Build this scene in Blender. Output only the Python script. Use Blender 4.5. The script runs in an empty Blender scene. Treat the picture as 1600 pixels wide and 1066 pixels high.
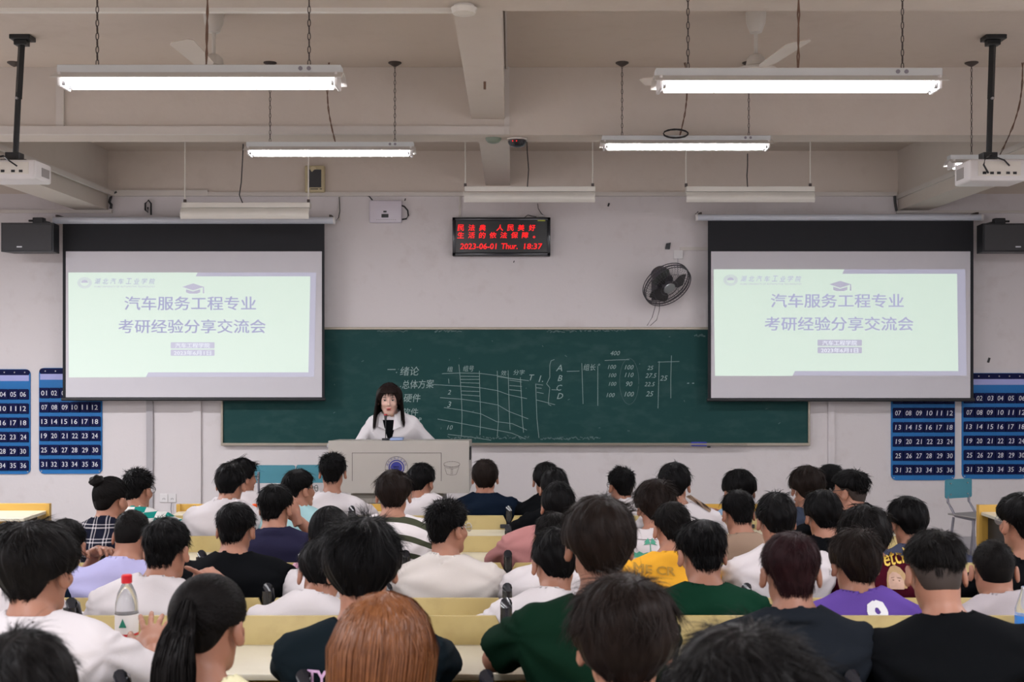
import bpy, bmesh, math, random
import numpy as np
from mathutils import Vector, Matrix, Euler
from mathutils.bvhtree import BVHTree
random.seed(7); RNG = np.random.default_rng(7)
SC = bpy.context.scene; COL = SC.collection
F_PX, HOR, ZC, D = 1850.0, 560.0, 1.85, 11.5

# ---------------------------------------------------------------- camera, world, lights, exposure
cam_d = bpy.data.cameras.new('camera'); cam = bpy.data.objects.new('camera', cam_d); COL.objects.link(cam)
cam.location = (0, 0, ZC); cam.rotation_euler = (math.pi/2, 0, 0)
cam_d.sensor_width = 36; cam_d.lens = F_PX/1600*36; cam_d.shift_y = (HOR-533)/1600
cam_d.clip_start = 0.05
cam_d.dof.use_dof = True; cam_d.dof.focus_distance = 8.0; cam_d.dof.aperture_fstop = 6.3
SC.camera = cam
SC.view_settings.view_transform = 'Standard'; SC.view_settings.look = 'None'
SC.view_settings.gamma = 1; SC.view_settings.use_curve_mapping = False
SC.view_settings.exposure = 0.35
w = bpy.data.worlds.new('world'); SC.world = w; w.use_nodes = True
w.node_tree.nodes['Background'].inputs[0].default_value = (0.75, 0.78, 0.85, 1)
w.node_tree.nodes['Background'].inputs[1].default_value = 0.15
TUBE_E = 60.0
def area(loc, sx, sy, power, col=(0.95, 0.95, 1.0), rot=(0, 0, 0)):
    l = bpy.data.lights.new('lamp_light', 'AREA'); l.shape = 'RECTANGLE'; l.size = sx; l.size_y = sy
    l.energy = power; l.color = col
    o = bpy.data.objects.new('lamp_light', l); o.location = loc; o.rotation_euler = rot; COL.objects.link(o)
# the room's other fluorescent lamps, behind and beside the photographer
for lx in (-4.6, -1.65, 1.65, 4.6):
    for ly in (-1.9, 1.5):
        area((lx, ly, 3.05), 1.2, 0.12, 58)
for lx in (-4.9, 4.9):
    area((lx, 4.95, 3.05), 1.2, 0.12, 80)
area((-4.75, 8.06, 3.2), 1.2, 0.12, 110)

# ---------------------------------------------------------------- helpers
def at(px, py, d):
    return Vector(((px-800)*d/F_PX, d, ZC-(py-HOR)*d/F_PX))
def X(px, d): return (px-800)*d/F_PX
def Z(py, d): return ZC-(py-HOR)*d/F_PX
def tag(o, label=None, cat=None, group=None, kind=None):
    if label: o['label'] = label
    if cat: o['category'] = cat
    if group: o['group'] = group
    if kind: o['kind'] = kind
    return o
def empty(name, loc, label, cat, group=None, rz=0):
    o = bpy.data.objects.new(name, None); o.location = loc; o.rotation_euler = (0, 0, rz)
    o.empty_display_size = 0.1
    COL.objects.link(o); tag(o, label, cat, group); return o
def link(name, me, m=None, parent=None, world=True):
    """geometry given in world coordinates; parented objects are moved into the parent's frame"""
    o = bpy.data.objects.new(name, me)
    if m is not None and not me.materials: me.materials.append(m)
    COL.objects.link(o)
    if parent is not None:
        o.parent = parent
        if world: o.matrix_parent_inverse = PM(parent).inverted()
    return o
def PM(o):
    m = Matrix.LocRotScale(o.location, o.rotation_euler, o.scale)
    if o.parent: m = PM(o.parent) @ o.matrix_parent_inverse @ m
    return m
def copy_tree(o, parent=None):
    c = o.copy(); COL.objects.link(c)
    if parent is not None: c.parent = parent
    for ch in list(o.children): copy_tree(ch, c)
    return c

class MB:
    def __init__(s): s.bm = bmesh.new()
    def box(s, c, size, bev=0.0, rot=None, seg=2):
        M = Matrix.Translation(Vector(c)) @ (rot.to_matrix().to_4x4() if rot else Matrix()) @ Matrix.Diagonal((*size, 1))
        r = bmesh.ops.create_cube(s.bm, size=1.0, matrix=M)
        if bev > 0:
            es = list({e for v in r['verts'] for e in v.link_edges})
            bmesh.ops.bevel(s.bm, geom=es, offset=bev, segments=seg, affect='EDGES', profile=0.5)
        return s
    def bx(s, x0, x1, y0, y1, z0, z1, bev=0.0, seg=2):
        return s.box(((x0+x1)/2, (y0+y1)/2, (z0+z1)/2), (abs(x1-x0), abs(y1-y0), abs(z1-z0)), bev, None, seg)
    def cyl(s, a, b, r0, r1=None, n=16, caps=True):
        a, b = Vector(a), Vector(b); r1 = r0 if r1 is None else r1
        d = b-a; q = d.to_track_quat('Z', 'Y')
        M = Matrix.Translation((a+b)/2) @ q.to_matrix().to_4x4()
        bmesh.ops.create_cone(s.bm, cap_ends=caps, segments=n, radius1=r0, radius2=r1, depth=d.length, matrix=M)
        return s
    def tube(s, pts, r, n=8, closed=False):
        pts = [Vector(p) for p in pts]; rings = []; m = len(pts)
        for i, p in enumerate(pts):
            t = (pts[(i+1) % m]-pts[i-1]) if closed else (pts[min(i+1, m-1)]-pts[max(i-1, 0)])
            t.normalize(); u = Vector((0, 0, 1)) if abs(t.z) < 0.9 else Vector((1, 0, 0))
            a = t.cross(u).normalized(); b = t.cross(a).normalized()
            rings.append([s.bm.verts.new(p+a*math.cos(k*2*math.pi/n)*r+b*math.sin(k*2*math.pi/n)*r) for k in range(n)])
        for i in range(m if closed else m-1):
            A, B = rings[i], rings[(i+1) % m]
            for k in range(n): s.bm.faces.new((A[k], A[(k+1) % n], B[(k+1) % n], B[k]))
        if not closed:
            s.bm.faces.new(rings[0]); s.bm.faces.new(rings[-1][::-1])
        return s
    def lathe(s, prof, c=(0, 0, 0), n=24, rot=None):
        c = Vector(c); rings = []
        for r, z in prof:
            ring = []
            for k in range(n):
                v = Vector((r*math.cos(2*math.pi*k/n), r*math.sin(2*math.pi*k/n), z))
                if rot: v = rot @ v
                ring.append(s.bm.verts.new(c+v))
            rings.append(ring)
        for A, B in zip(rings, rings[1:]):
            for k in range(n): s.bm.faces.new((A[k], A[(k+1) % n], B[(k+1) % n], B[k]))
        s.bm.faces.new(rings[0][::-1]); s.bm.faces.new(rings[-1])
        return s
    def prism(s, poly, d0, d1, axis='y'):
        """poly in the two other axes, extruded d0..d1 along axis"""
        def V(p, t):
            return {'y': (p[0], t, p[1]), 'x': (t, p[0], p[1]), 'z': (p[0], p[1], t)}[axis]
        A = [s.bm.verts.new(V(p, d0)) for p in poly]; B = [s.bm.verts.new(V(p, d1)) for p in poly]
        n = len(poly)
        s.bm.faces.new(A); s.bm.faces.new(B[::-1])
        for k in range(n): s.bm.faces.new((A[k], B[k], B[(k+1) % n], A[(k+1) % n]))
        return s
    def mesh(s, name='m', smooth=False):
        bmesh.ops.recalc_face_normals(s.bm, faces=s.bm.faces)
        me = bpy.data.meshes.new(name); s.bm.to_mesh(me); s.bm.free()
        if smooth:
            me.polygons.foreach_set('use_smooth', [True]*len(me.polygons))
            me.set_sharp_from_angle(angle=math.radians(38))
        return me
    def obj(s, name, m, parent=None, smooth=False, world=True):
        return link(name, s.mesh(name, smooth), m, parent, world)

def rrect(x0, x1, z0, z1, r, n=5):
    pts = []
    for cx, cz, a0 in ((x1-r, z1-r, 0), (x0+r, z1-r, 90), (x0+r, z0+r, 180), (x1-r, z0+r, 270)):
        for k in range(n+1):
            a = math.radians(a0+90*k/n); pts.append((cx+r*math.cos(a), cz+r*math.sin(a)))
    return pts

# ---------------------------------------------------------------- materials
def mat(name, col, rough=0.6, metal=0.0, var=0.06, vscale=8, bump=0.0, bscale=60, emit=None, es=0, alpha=1, trans=0, spec=None, coat=0):
    m = bpy.data.materials.new(name); m.use_nodes = True; nt = m.node_tree; b = nt.nodes['Principled BSDF']
    b.inputs['Roughness'].default_value = rough; b.inputs['Metallic'].default_value = metal
    if spec is not None: b.inputs['Specular IOR Level'].default_value = spec
    if trans: b.inputs['Transmission Weight'].default_value = trans
    if coat: b.inputs['Coat Weight'].default_value = coat
    if alpha < 1: b.inputs['Alpha'].default_value = alpha
    if emit: b.inputs['Emission Color'].default_value = (*emit, 1); b.inputs['Emission Strength'].default_value = es
    tc = nt.nodes.new('ShaderNodeTexCoord')
    if var > 0:
        no = nt.nodes.new('ShaderNodeTexNoise'); no.inputs['Scale'].default_value = vscale; no.inputs['Detail'].default_value = 5
        nt.links.new(tc.outputs['Object'], no.inputs['Vector'])
        mx = nt.nodes.new('ShaderNodeMix'); mx.data_type = 'RGBA'
        mx.inputs['A'].default_value = (*[c*(1-var) for c in col], 1); mx.inputs['B'].default_value = (*[min(1, c*(1+var)) for c in col], 1)
        nt.links.new(no.outputs['Fac'], mx.inputs['Factor']); nt.links.new(mx.outputs['Result'], b.inputs['Base Color'])
    else: b.inputs['Base Color'].default_value = (*col, 1)
    if bump > 0:
        n2 = nt.nodes.new('ShaderNodeTexNoise'); n2.inputs['Scale'].default_value = bscale; n2.inputs['Detail'].default_value = 4
        nt.links.new(tc.outputs['Object'], n2.inputs['Vector'])
        bp = nt.nodes.new('ShaderNodeBump'); bp.inputs['Strength'].default_value = bump; bp.inputs['Distance'].default_value = 0.01
        nt.links.new(n2.outputs['Fac'], bp.inputs['Height']); nt.links.new(bp.outputs['Normal'], b.inputs['Normal'])
    return m
def srgb(r, g, b): return tuple(((c/255)/12.92 if c/255 <= 0.04045 else ((c/255+0.055)/1.055)**2.4) for c in (r, g, b))

def stained(name, base, stain, rough=0.85, s1=1.2, s2=9, lo=0.55, hi=0.8, amt=0.5, bump=0.15, stretch=(1, 1, 1)):
    m = mat(name, base, rough, var=0, bump=bump, bscale=25); nt = m.node_tree; b = nt.nodes['Principled BSDF']
    tc = nt.nodes.new('ShaderNodeTexCoord'); mp = nt.nodes.new('ShaderNodeMapping'); mp.inputs['Scale'].default_value = stretch
    nt.links.new(tc.outputs['Object'], mp.inputs['Vector'])
    n1 = nt.nodes.new('ShaderNodeTexNoise'); n1.inputs['Scale'].default_value = s1; n1.inputs['Detail'].default_value = 8; n1.inputs['Roughness'].default_value = 0.65
    n2 = nt.nodes.new('ShaderNodeTexNoise'); n2.inputs['Scale'].default_value = s2; n2.inputs['Detail'].default_value = 6
    mul = nt.nodes.new('ShaderNodeMath'); mul.operation = 'ADD'
    nt.links.new(mp.outputs[0], n1.inputs['Vector']); nt.links.new(mp.outputs[0], n2.inputs['Vector'])
    nt.links.new(n1.outputs['Fac'], mul.inputs[0]); nt.links.new(n2.outputs['Fac'], mul.inputs[1])
    hf = nt.nodes.new('ShaderNodeMath'); hf.operation = 'MULTIPLY'; hf.inputs[1].default_value = 0.5
    nt.links.new(mul.outputs[0], hf.inputs[0])
    r = nt.nodes.new('ShaderNodeMapRange'); r.inputs['From Min'].default_value = lo; r.inputs['From Max'].default_value = hi; r.inputs['To Max'].default_value = amt
    nt.links.new(hf.outputs[0], r.inputs['Value'])
    mx = nt.nodes.new('ShaderNodeMix'); mx.data_type = 'RGBA'
    mx.inputs['A'].default_value = (*base, 1); mx.inputs['B'].default_value = (*stain, 1)
    nt.links.new(r.outputs['Result'], mx.inputs['Factor']); nt.links.new(mx.outputs['Result'], b.inputs['Base Color'])
    return m

M = {}
M['wall'] = stained('wall_plaster', (0.69, 0.65, 0.655), (0.50, 0.43, 0.41), lo=0.54, hi=0.72, amt=0.35)
M['ceiling'] = stained('ceiling_plaster', (0.60, 0.525, 0.455), (0.48, 0.40, 0.33), lo=0.5, hi=0.7, amt=0.3)
M['beam'] = stained('beam_plaster', (0.61, 0.55, 0.49), (0.50, 0.42, 0.36), lo=0.5, hi=0.7, amt=0.25)
M['trunk'] = mat('trunking', (0.62, 0.58, 0.54), 0.5)
M['greytrunk'] = mat('grey_trunking', (0.42, 0.40, 0.42), 0.5)
M['floor'] = stained('floor_terrazzo', (0.30, 0.28, 0.26), (0.18, 0.17, 0.16), 0.35, s1=3, s2=40)
M['fixture'] = mat('lamp_housing', (0.62, 0.65, 0.66), 0.4)
M['reflector'] = mat('reflector', (0.60, 0.58, 0.55), 0.35)
M['tube'] = mat('lit_tube', (1, 1, 1), 0.3, var=0, emit=(0.96, 0.95, 1.0), es=TUBE_E)
M['offwhite'] = mat('off_white_enamel', (0.74, 0.71, 0.65), 0.4)
M['chain'] = mat('dark_chain', (0.09, 0.075, 0.07), 0.5, 0.6)
M['wire'] = mat('brown_wire', (0.16, 0.09, 0.06), 0.6)
M['blackwire'] = mat('black_wire', (0.02, 0.02, 0.022), 0.5)
M['black'] = mat('black_plastic', (0.014, 0.015, 0.018), 0.45)
M['blackgloss'] = mat('black_gloss_plastic', (0.012, 0.013, 0.018), 0.2)
M['blackpaint'] = mat('black_painted_steel', (0.012, 0.014, 0.016), 0.4)
M['whiteplastic'] = mat('white_plastic', (0.72, 0.70, 0.70), 0.4)
M['beigeplastic'] = mat('beige_plastic', (0.52, 0.44, 0.27), 0.5)
M['grille'] = mat('speaker_grille', (0.06, 0.06, 0.065), 0.7, bump=0.5, bscale=400)
M['case'] = mat('screen_case', (0.58, 0.61, 0.68), 0.35)
M['screenblack'] = mat('screen_black_cloth', (0.012, 0.013, 0.017), 0.8)
M['screenwhite'] = mat('screen_white_cloth', (0.63, 0.615, 0.655), 0.85, var=0.02)
M['slide'] = mat('slide_light', (0.36, 0.36, 0.36), 0.9, var=0, emit=(0.76, 0.97, 0.82), es=0.49)
M['slidetext'] = mat('slide_lavender', (0.45, 0.45, 0.5), 0.9, var=0, emit=(0.44, 0.44, 0.60), es=0.41)
M['slideband'] = mat('slide_band', (0.45, 0.45, 0.5), 0.9, var=0, emit=(0.45, 0.45, 0.62), es=0.33)
M['slidewhite'] = mat('slide_white', (0.5, 0.5, 0.5), 0.9, var=0, emit=(0.82, 0.86, 0.95), es=0.43)
M['board'] = stained('chalkboard_green', (0.012, 0.056, 0.054), (0.050, 0.105, 0.10), 0.7, s1=1.5, s2=6, lo=0.48, hi=0.75, amt=0.45, bump=0.02, stretch=(1, 1, 2))
M['board'].node_tree.nodes['Principled BSDF'].inputs['Specular IOR Level'].default_value = 0.18
M['chalk'] = mat('chalk', (0.30, 0.40, 0.38), 0.9)
M['chalkfaint'] = mat('faint_chalk', (0.09, 0.15, 0.145), 0.9, var=0.4, vscale=30)
M['frame'] = mat('board_frame', (0.36, 0.32, 0.26), 0.4, 0.35)
M['blue'] = mat('pocket_blue', (0.005, 0.15, 0.43), 0.6, bump=0.2, bscale=30)
M['navy'] = mat('pocket_navy', (0.004, 0.007, 0.055), 0.6, spec=0.15)
M['num'] = mat('number_white', (0.75, 0.77, 0.82), 0.6, var=0)
M['strip'] = mat('header_strip', (0.36, 0.38, 0.70), 0.3)
M['metal'] = mat('steel', (0.45, 0.45, 0.47), 0.35, 0.8)
M['lectern'] = mat('lectern_paint', (0.40, 0.375, 0.34), 0.45, var=0.03)
M['lecternlow'] = mat('lectern_base_paint', (0.22, 0.205, 0.175), 0.5, var=0.03)
M['ink'] = mat('dark_ink', (0.08, 0.07, 0.07), 0.8, var=0)
M['blueink'] = mat('emblem_blue', (0.02, 0.025, 0.22), 0.6, var=0)
M['ledred'] = mat('led_red', (0.3, 0, 0), 0.5, var=0, emit=(1.0, 0.018, 0.02), es=1.05)
M['ledpanel'] = mat('led_panel', (0.006, 0.008, 0.008), 0.3)
M['yelowstk'] = mat('yellow_sticker', (0.5, 0.55, 0.02), 0.5)
M['wood'] = stained('yellow_laminate', (0.44, 0.34, 0.125), (0.29, 0.20, 0.06), 0.38, s1=2, s2=14, lo=0.5, hi=0.7, amt=0.5, bump=0.03)
M['woodbright'] = mat('orange_laminate', (0.60, 0.36, 0.07), 0.35)
M['desk'] = stained('desk_cream_laminate', (0.64, 0.60, 0.48), (0.5, 0.43, 0.3), 0.3, s1=2, s2=16, lo=0.55, hi=0.75, amt=0.35, bump=0.02)
M['teal'] = mat('teal_board', (0.06, 0.25, 0.32), 0.4)
M['greymetal'] = mat('grey_tube', (0.25, 0.24, 0.28), 0.4, 0.4)
M['greyseat'] = mat('grey_seat', (0.30, 0.28, 0.27), 0.6)
M['fanblack'] = mat('fan_grey_plastic', (0.06, 0.055, 0.065), 0.4)
M['fanblade'] = mat('smoky_fan_blade', (0.05, 0.05, 0.05), 0.25, alpha=0.75)
M['fanwhite'] = mat('ceiling_fan_white', (0.62, 0.59, 0.54), 0.4)
M['fanblades'] = mat('ceiling_fan_blade', (0.60, 0.53, 0.465), 0.45)
M['lens'] = mat('projector_lens', (0.25, 0.28, 0.32), 0.1, 0.5)
M['red'] = mat('red_cap', (0.55, 0.01, 0.02), 0.35)
M['orange'] = mat('orange_plastic', (0.85, 0.10, 0.01), 0.35)
M['clear'] = mat('clear_plastic', (0.9, 0.92, 0.95), 0.08, var=0, trans=0.85)
M['label'] = mat('bottle_label', (0.78, 0.76, 0.76), 0.4, var=0)
M['green'] = mat('label_green', (0.01, 0.20, 0.13), 0.5, var=0)
M['pinkcup'] = mat('pink_cup', (0.65, 0.32, 0.45), 0.4)
M['cupblue'] = mat('cup_blue', (0.25, 0.33, 0.55), 0.4)
M['eraser'] = mat('blue_eraser', (0.03, 0.05, 0.45), 0.6)

# ---------------------------------------------------------------- text
TCACHE = {}
def text_mesh(body, bold=0.0, shear=0.0):
    key = (body, bold, shear)
    if key in TCACHE: return TCACHE[key]
    cu = bpy.data.curves.new('txt', 'FONT'); cu.body = body; cu.size = 1.0; cu.offset = bold; cu.shear = shear
    cu.resolution_u = 2; cu.fill_mode = 'BOTH'; cu.extrude = 0
    cu.offset = 0.0
    o = bpy.data.objects.new('txt', cu); COL.objects.link(o)
    dg = bpy.context.evaluated_depsgraph_get(); dg.update()
    me = bpy.data.meshes.new_from_object(o.evaluated_get(dg)); me.name = 'text'
    bpy.data.objects.remove(o); bpy.data.curves.remove(cu)
    n = len(me.vertices); co = np.empty(n*3); me.vertices.foreach_get('co', co); co = co.reshape(-1, 3)
    lo, hi = co.min(0), co.max(0); co -= (lo+hi)/2; me.vertices.foreach_set('co', co.ravel())
    me.materials.clear()
    if bold > 0:
        bm = bmesh.new()
        for k, (ox_, oy_) in enumerate(((-1, -0.5), (1, -0.5), (-1, 0.5), (1, 0.5))):
            n0 = len(bm.verts); bm.from_mesh(me); bm.verts.ensure_lookup_table()
            bmesh.ops.translate(bm, vec=(ox_*bold, oy_*bold, 0), verts=bm.verts[n0:])
        bm.to_mesh(me); bm.free()
    TCACHE[key] = (me, hi[0]-lo[0], hi[1]-lo[1]); return TCACHE[key]
def text(name, body, m, c, w=None, h=None, parent=None, bold=0.0, shear=0.0, rz=0, tilt=0, mesh_only=False):
    """upright text facing -Y centred at c; w,h target size in metres"""
    me, tw, th = text_mesh(body, bold, shear)
    sx = w/tw if w else h/th; sz = h/th if h else sx
    me2 = me.copy(); n = len(me2.vertices); co = np.empty(n*3); me2.vertices.foreach_get('co', co); co = co.reshape(-1, 3)
    x, z = co[:, 0]*sx, co[:, 1]*sz
    ca, sa = math.cos(tilt), math.sin(tilt); x, z = x*ca-z*sa, x*sa+z*ca
    out = np.stack([x*math.cos(rz)+c[0], x*math.sin(rz)+c[1], z+c[2]], 1)
    me2.vertices.foreach_set('co', out.ravel()); me2.update()
    if mesh_only: return me2
    return link(name, me2, m, parent)
def ribbon(mb, pts, wd, y):
    """flat line drawn on a plane y=const facing -Y through (x,z) points"""
    P = [Vector((p[0], 0, p[1])) for p in pts]
    for a, b in zip(P, P[1:]):
        t = (b-a)
        if t.length < 1e-6: continue
        t.normalize(); s_ = Vector((-t.z, 0, t.x))*wd/2; e = t*wd*0.4
        vs = [a-e-s_, b+e-s_, b+e+s_, a-e+s_]
        mb.bm.faces.new([mb.bm.verts.new((v.x, y, v.z)) for v in vs])

# ---------------------------------------------------------------- room shell
CZ = ZC+324*D/F_PX                                   # ceiling height
YB, XW = -3.0, 6.0
def struct(name, m, mb, smooth=False): return tag(mb.obj(name, m, None, smooth), kind='structure')
struct('floor', M['floor'], MB().bx(-XW, XW, YB, D, -0.1, 0))
struct('floor_step', M['floor'], MB().bx(-2.62, 2.62, YB, 4.78, 0.0, 0.11))
struct('wall_front', M['wall'], MB().bx(-XW, XW, D, D+0.2, -0.1, CZ+0.1))
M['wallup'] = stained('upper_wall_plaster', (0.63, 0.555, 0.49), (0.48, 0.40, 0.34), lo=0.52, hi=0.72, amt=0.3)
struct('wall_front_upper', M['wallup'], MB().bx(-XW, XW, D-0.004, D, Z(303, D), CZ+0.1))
struct('wall_left', M['wall'], MB().bx(-XW-0.2, -XW, YB, D, -0.1, CZ+0.1))
struct('wall_right', M['wall'], MB().bx(XW, XW+0.2, YB, D, -0.1, CZ+0.1))
struct('wall_back', M['wall'], MB().bx(-XW, XW, YB-0.2, YB, -0.1, CZ+0.1))
struct('ceiling', M['ceiling'], MB().bx(-XW, XW, YB, D, CZ, CZ+0.15))
YX = 2.014*F_PX/455                                  # near face of the cross beam
ZX = Z(211, YX)
struct('beam_cross', M['beam'], MB().bx(-XW, XW, YX, YX+0.26, ZX, CZ))
YN = (ZX-ZC)*F_PX/543
struct('beam_near', M['beam'], MB().bx(-XW, XW, YN-0.28, YN, ZX, CZ))
xm0, xm1 = X(736.7, YX), X(788.6, YX); zm = Z(186, YX)
struct('beam_middle', M['beam'], MB().bx(xm0, xm1, YN, YX, zm, CZ))
struct('beam_middle_front', M['beam'], MB().bx(X(759, D), X(797, D), YX+0.26, D, Z(290, D), CZ))
struct('beam_left', M['beam'], MB().bx(X(118, D), X(169, D), YX+0.26, D, Z(328, D), CZ))
struct('beam_right', M['beam'], MB().bx(X(1403, D), X(1450, D), YX+0.26, D, Z(329, D), CZ))
# trunking
struct('trim_1', M['trunk'], MB().bx(-XW, X(788, YX), YX-0.03, YX, ZX, ZX+0.056))
struct('trim_2', M['trunk'], MB().bx(X(89, YX), X(101, YX), YX-0.02, YX, ZX+0.056, CZ))
struct('trim_3', M['trunk'], MB().bx(X(788, YX), X(796, YX), YX-0.02, YX, ZX, CZ))
struct('trim_4', M['trunk'], MB().bx(X(172, D), X(326, D), D-0.04, D, Z(307, D), Z(298, D)))
struct('trim_5', M['trunk'], MB().bx(X(326, D), X(1400, D), D-0.035, D, Z(307, D), Z(301, D)))
struct('trim_6', M['trunk'], MB().bx(-XW, X(176, D), D-0.04, D, Z(333.5, D), Z(328.5, D)))
struct('trim_7', M['trunk'], MB().bx(X(1400, D), XW, D-0.04, D, Z(333.5, D), Z(329.5, D)))
struct('trim_8', M['greytrunk'], MB().bx(X(230, D), X(240, D), D-0.03, D, 0, Z(622, D)))
struct('trim_9', M['wall'], MB().bx(X(303, D), X(315, D), D-0.03, D, 0, Z(622, D)))
struct('trim_10', M['wall'], MB().bx(X(1293, D), X(1303, D), D-0.03, D, 0, Z(622, D)))
struct('trim_11', M['trunk'], MB().bx(X(529, D), X(532, D), D-0.015, D, Z(345, D), Z(307, D)).bx(X(717, D), X(720, D), D-0.015, D, Z(340, D), Z(307, D)))
struct('trim_12', M['trunk'], MB().bx(X(786, YN+.3), X(789.5, YN+.3), YN, YX, CZ-0.02, CZ-0.0))
struct('trim_13', M['offwhite'], MB().bx(-XW, X(718, YN), YN-0.05, YN-0.02, ZX-0.018, ZX))
struct('trim_14', M['trunk'], MB().bx(X(1062, D), X(1106, D), D-0.012, D, Z(391.5, D), Z(386.5, D)))
struct('baseboard_front', M['greytrunk'], MB().bx(-XW, XW, D-0.012, D, 0, 0.12))
struct('trim_15', M['trunk'], MB().bx(X(160, D)+0.1, X(160, D)+0.13, YX+0.3, D, Z(328, D)+0.13, Z(328, D)+0.17).bx(X(1406, D)-0.04, X(1406, D)-0.01, YX+0.3, D, Z(328, D)+0.1, Z(328, D)+0.14))

# ---------------------------------------------------------------- fluorescent fixtures
def chain_links(mb, x, y, z0, z1, link_l=0.034, r=0.0022, wd=0.011):
    n = max(1, int((z1-z0)/(link_l*0.82))); st = (z1-z0)/n
    for i in range(n):
        c = z0+st*(i+0.5); pts = []
        for k in range(10):
            a = 2*math.pi*k/10; u = math.cos(a)*wd/2; v = math.sin(a)*(link_l/2)
            pts.append((x+(u if i % 2 == 0 else 0), y+(0 if i % 2 == 0 else u), c+v))
        mb.tube(pts, r, 5, closed=True)
def wirepts(a, b, sag, n=14, wob=0.004):
    a, b = Vector(a), Vector(b)
    return [a.lerp(b, i/n)+Vector((sag*math.sin(math.pi*i/n)+wob*math.sin(i*1.9), 0, 0)) for i in range(n+1)]
def lamp(xa, xb, ytop, d, label, chains, wires=(), lit=True):
    x0, x1 = X(xa, d), X(xb, d); z1 = Z(ytop, d); L = x1-x0
    g = 'ceiling-hung twin tube lamps'
    o = empty('fluorescent_lamp', ((x0+x1)/2, d, z1), label, 'lamp', g)
    MB().bx(x0+0.01, x1-0.01, d-0.035, d+0.035, z1-0.034, z1, 0.003).obj('housing', M['fixture'], o)
    # folded reflector: two wings
    t = 0.0015
    poly = [(d-0.035, z1-0.032), (d-0.085, z1-0.062), (d-0.085, z1-0.066), (d-0.033, z1-0.037), (d+0.033, z1-0.037), (d+0.085, z1-0.066), (d+0.085, z1-0.062), (d+0.035, z1-0.032)]
    MB().prism(poly, x0, x1, 'x').obj('reflector', M['reflector'], o)
    for s in (-1, 1):
        tb = MB(); yy = d+s*0.034; zz = z1-0.072
        tb.cyl((x0+0.05, yy, zz), (x1-0.05, yy, zz), 0.0155, n=14).obj('lamp_tube', M['tube'] if lit else M['offwhite'], o, True)
        MB().cyl((x0+0.035, yy, zz), (x0+0.05, yy, zz), 0.0155, n=12).cyl((x1-0.05, yy, zz), (x1-0.035, yy, zz), 0.0155, n=12).obj('tube_cap', M['metal'], o, True)
    for xe in (x0+0.028, x1-0.028):
        MB().bx(xe-0.007, xe+0.007, d-0.06, d+0.06, z1-0.092, z1-0.034, 0.004).obj('lamp_holder', M['whiteplastic'], o)
    for cxp in chains:
        cx = X(cxp, d); mb = MB(); chain_links(mb, cx, d, z1, CZ-0.01 if d > 6 else CZ-0.01)
        mb.obj('chain', M['chain'], o, True)
        MB().lathe([(0.003, -0.03), (0.02, -0.022), (0.045, -0.006), (0.045, 0)], (cx, d, CZ), 16).obj('ceiling_hook', M['chain'], o, True)
    for (wx, wsag, wtop) in wires:
        MB().tube(wirepts((X(wx, d), d, z1), (X(wtop, d), d, CZ), wsag), 0.0035, 6).tube(wirepts((X(wx, d), d+0.005, z1), (X(wtop, d), d+0.005, CZ), wsag, wob=-0.004), 0.003, 6).obj('power_wire', M['wire'], o, True)
    for k in (0, 1):
        c = X(chains[-1], d)+k*0.035-0.03
        MB().cyl((c, d-0.038, z1-0.016), (c, d-0.034, z1-0.016), 0.009, n=12).obj('knockout_plug', M['greymetal'], o)
    return o
lamp(90, 538, 104, 4.95, 'lit twin tube lamp, nearer one on the left above the projection screen', (152, 483), ((322, 0.006, 322),))
lamp(1020, 1472, 109, 4.95, 'lit twin tube lamp, nearer one on the right of the ceiling beam', (1075, 1410), ((1247, 0.012, 1238),))
lamp(384, 649, 223, 8.06, 'lit twin tube lamp, smaller one left of the middle beam', (422, 617), ((524, -0.03, 514),))
lamp(938, 1205, 213, 8.06, 'lit twin tube lamp, smaller one right of the middle beam', (972, 1170), ((1062, 0.03, 1070),))
lamp(1480, 1745, 243, 8.06, 'lit twin tube lamp at the right edge behind the white projector', (1518, 1710), ((1562, 0.05, 1598),))
tag(MB().lathe([(0.003, -0.03), (0.02, -0.022), (0.045, -0.006), (0.045, 0)], (X(22, 8.06), 8.06, CZ), 16).obj('ceiling_hook', M['chain'], None, True), 'dark ceiling hook behind the left projector pole', 'hook')
# coiled spare wire on the right small lamp
tag(MB().tube([(X(1056, 8.0)+0.085*math.cos(a*0.5), 8.0, Z(210, 8.0)+0.03*math.sin(a*0.5)+a*0.0004) for a in range(0, 26)], 0.004, 6).obj('wire_loop', M['blackwire'], None, True), 'loop of spare dark wire lying over the right small lamp', 'wire')

def board_lamp(xa, xb, yt, yb_, rods, label):
    d = 10.5; x0, x1 = X(xa, d), X(xb, d); z1, z0 = Z(yt, d), Z(yb_, d)
    o = empty('board_lamp', ((x0+x1)/2, d, z1), label, 'lamp', 'unlit cream lamps over the board')
    MB().bx(x0, x1, d-0.03, d+0.05, z1-0.045, z1, 0.003).obj('housing', M['offwhite'], o)
    poly = [(d-0.028, z1-0.05)] + [(d-0.028-0.035*math.sin(k/6*math.pi*0.9), z1-0.05-(z1-0.05-z0)*k/6) for k in range(1, 7)]
    poly += [(p[0]+0.004, p[1]) for p in poly[::-1]]
    MB().prism(poly, x0-0.005, x1-0.005, 'x').obj('reflector', M['offwhite'], o, True)
    MB().cyl((x0+0.03, d+0.01, z1-0.085), (x1-0.03, d+0.01, z1-0.085), 0.013, n=12).obj('lamp_tube', M['whiteplastic'], o, True)
    for r in rods:
        xr = X(r, d)
        MB().cyl((xr, d, z1+0.02), (xr, d, CZ), 0.006, n=8).obj('rod', M['offwhite'], o, True)
        MB().bx(xr-0.012, xr+0.012, d-0.01, d+0.01, z1, z1+0.03, 0.002).obj('rod_clamp', M['chain'], o)
    return o
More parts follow.
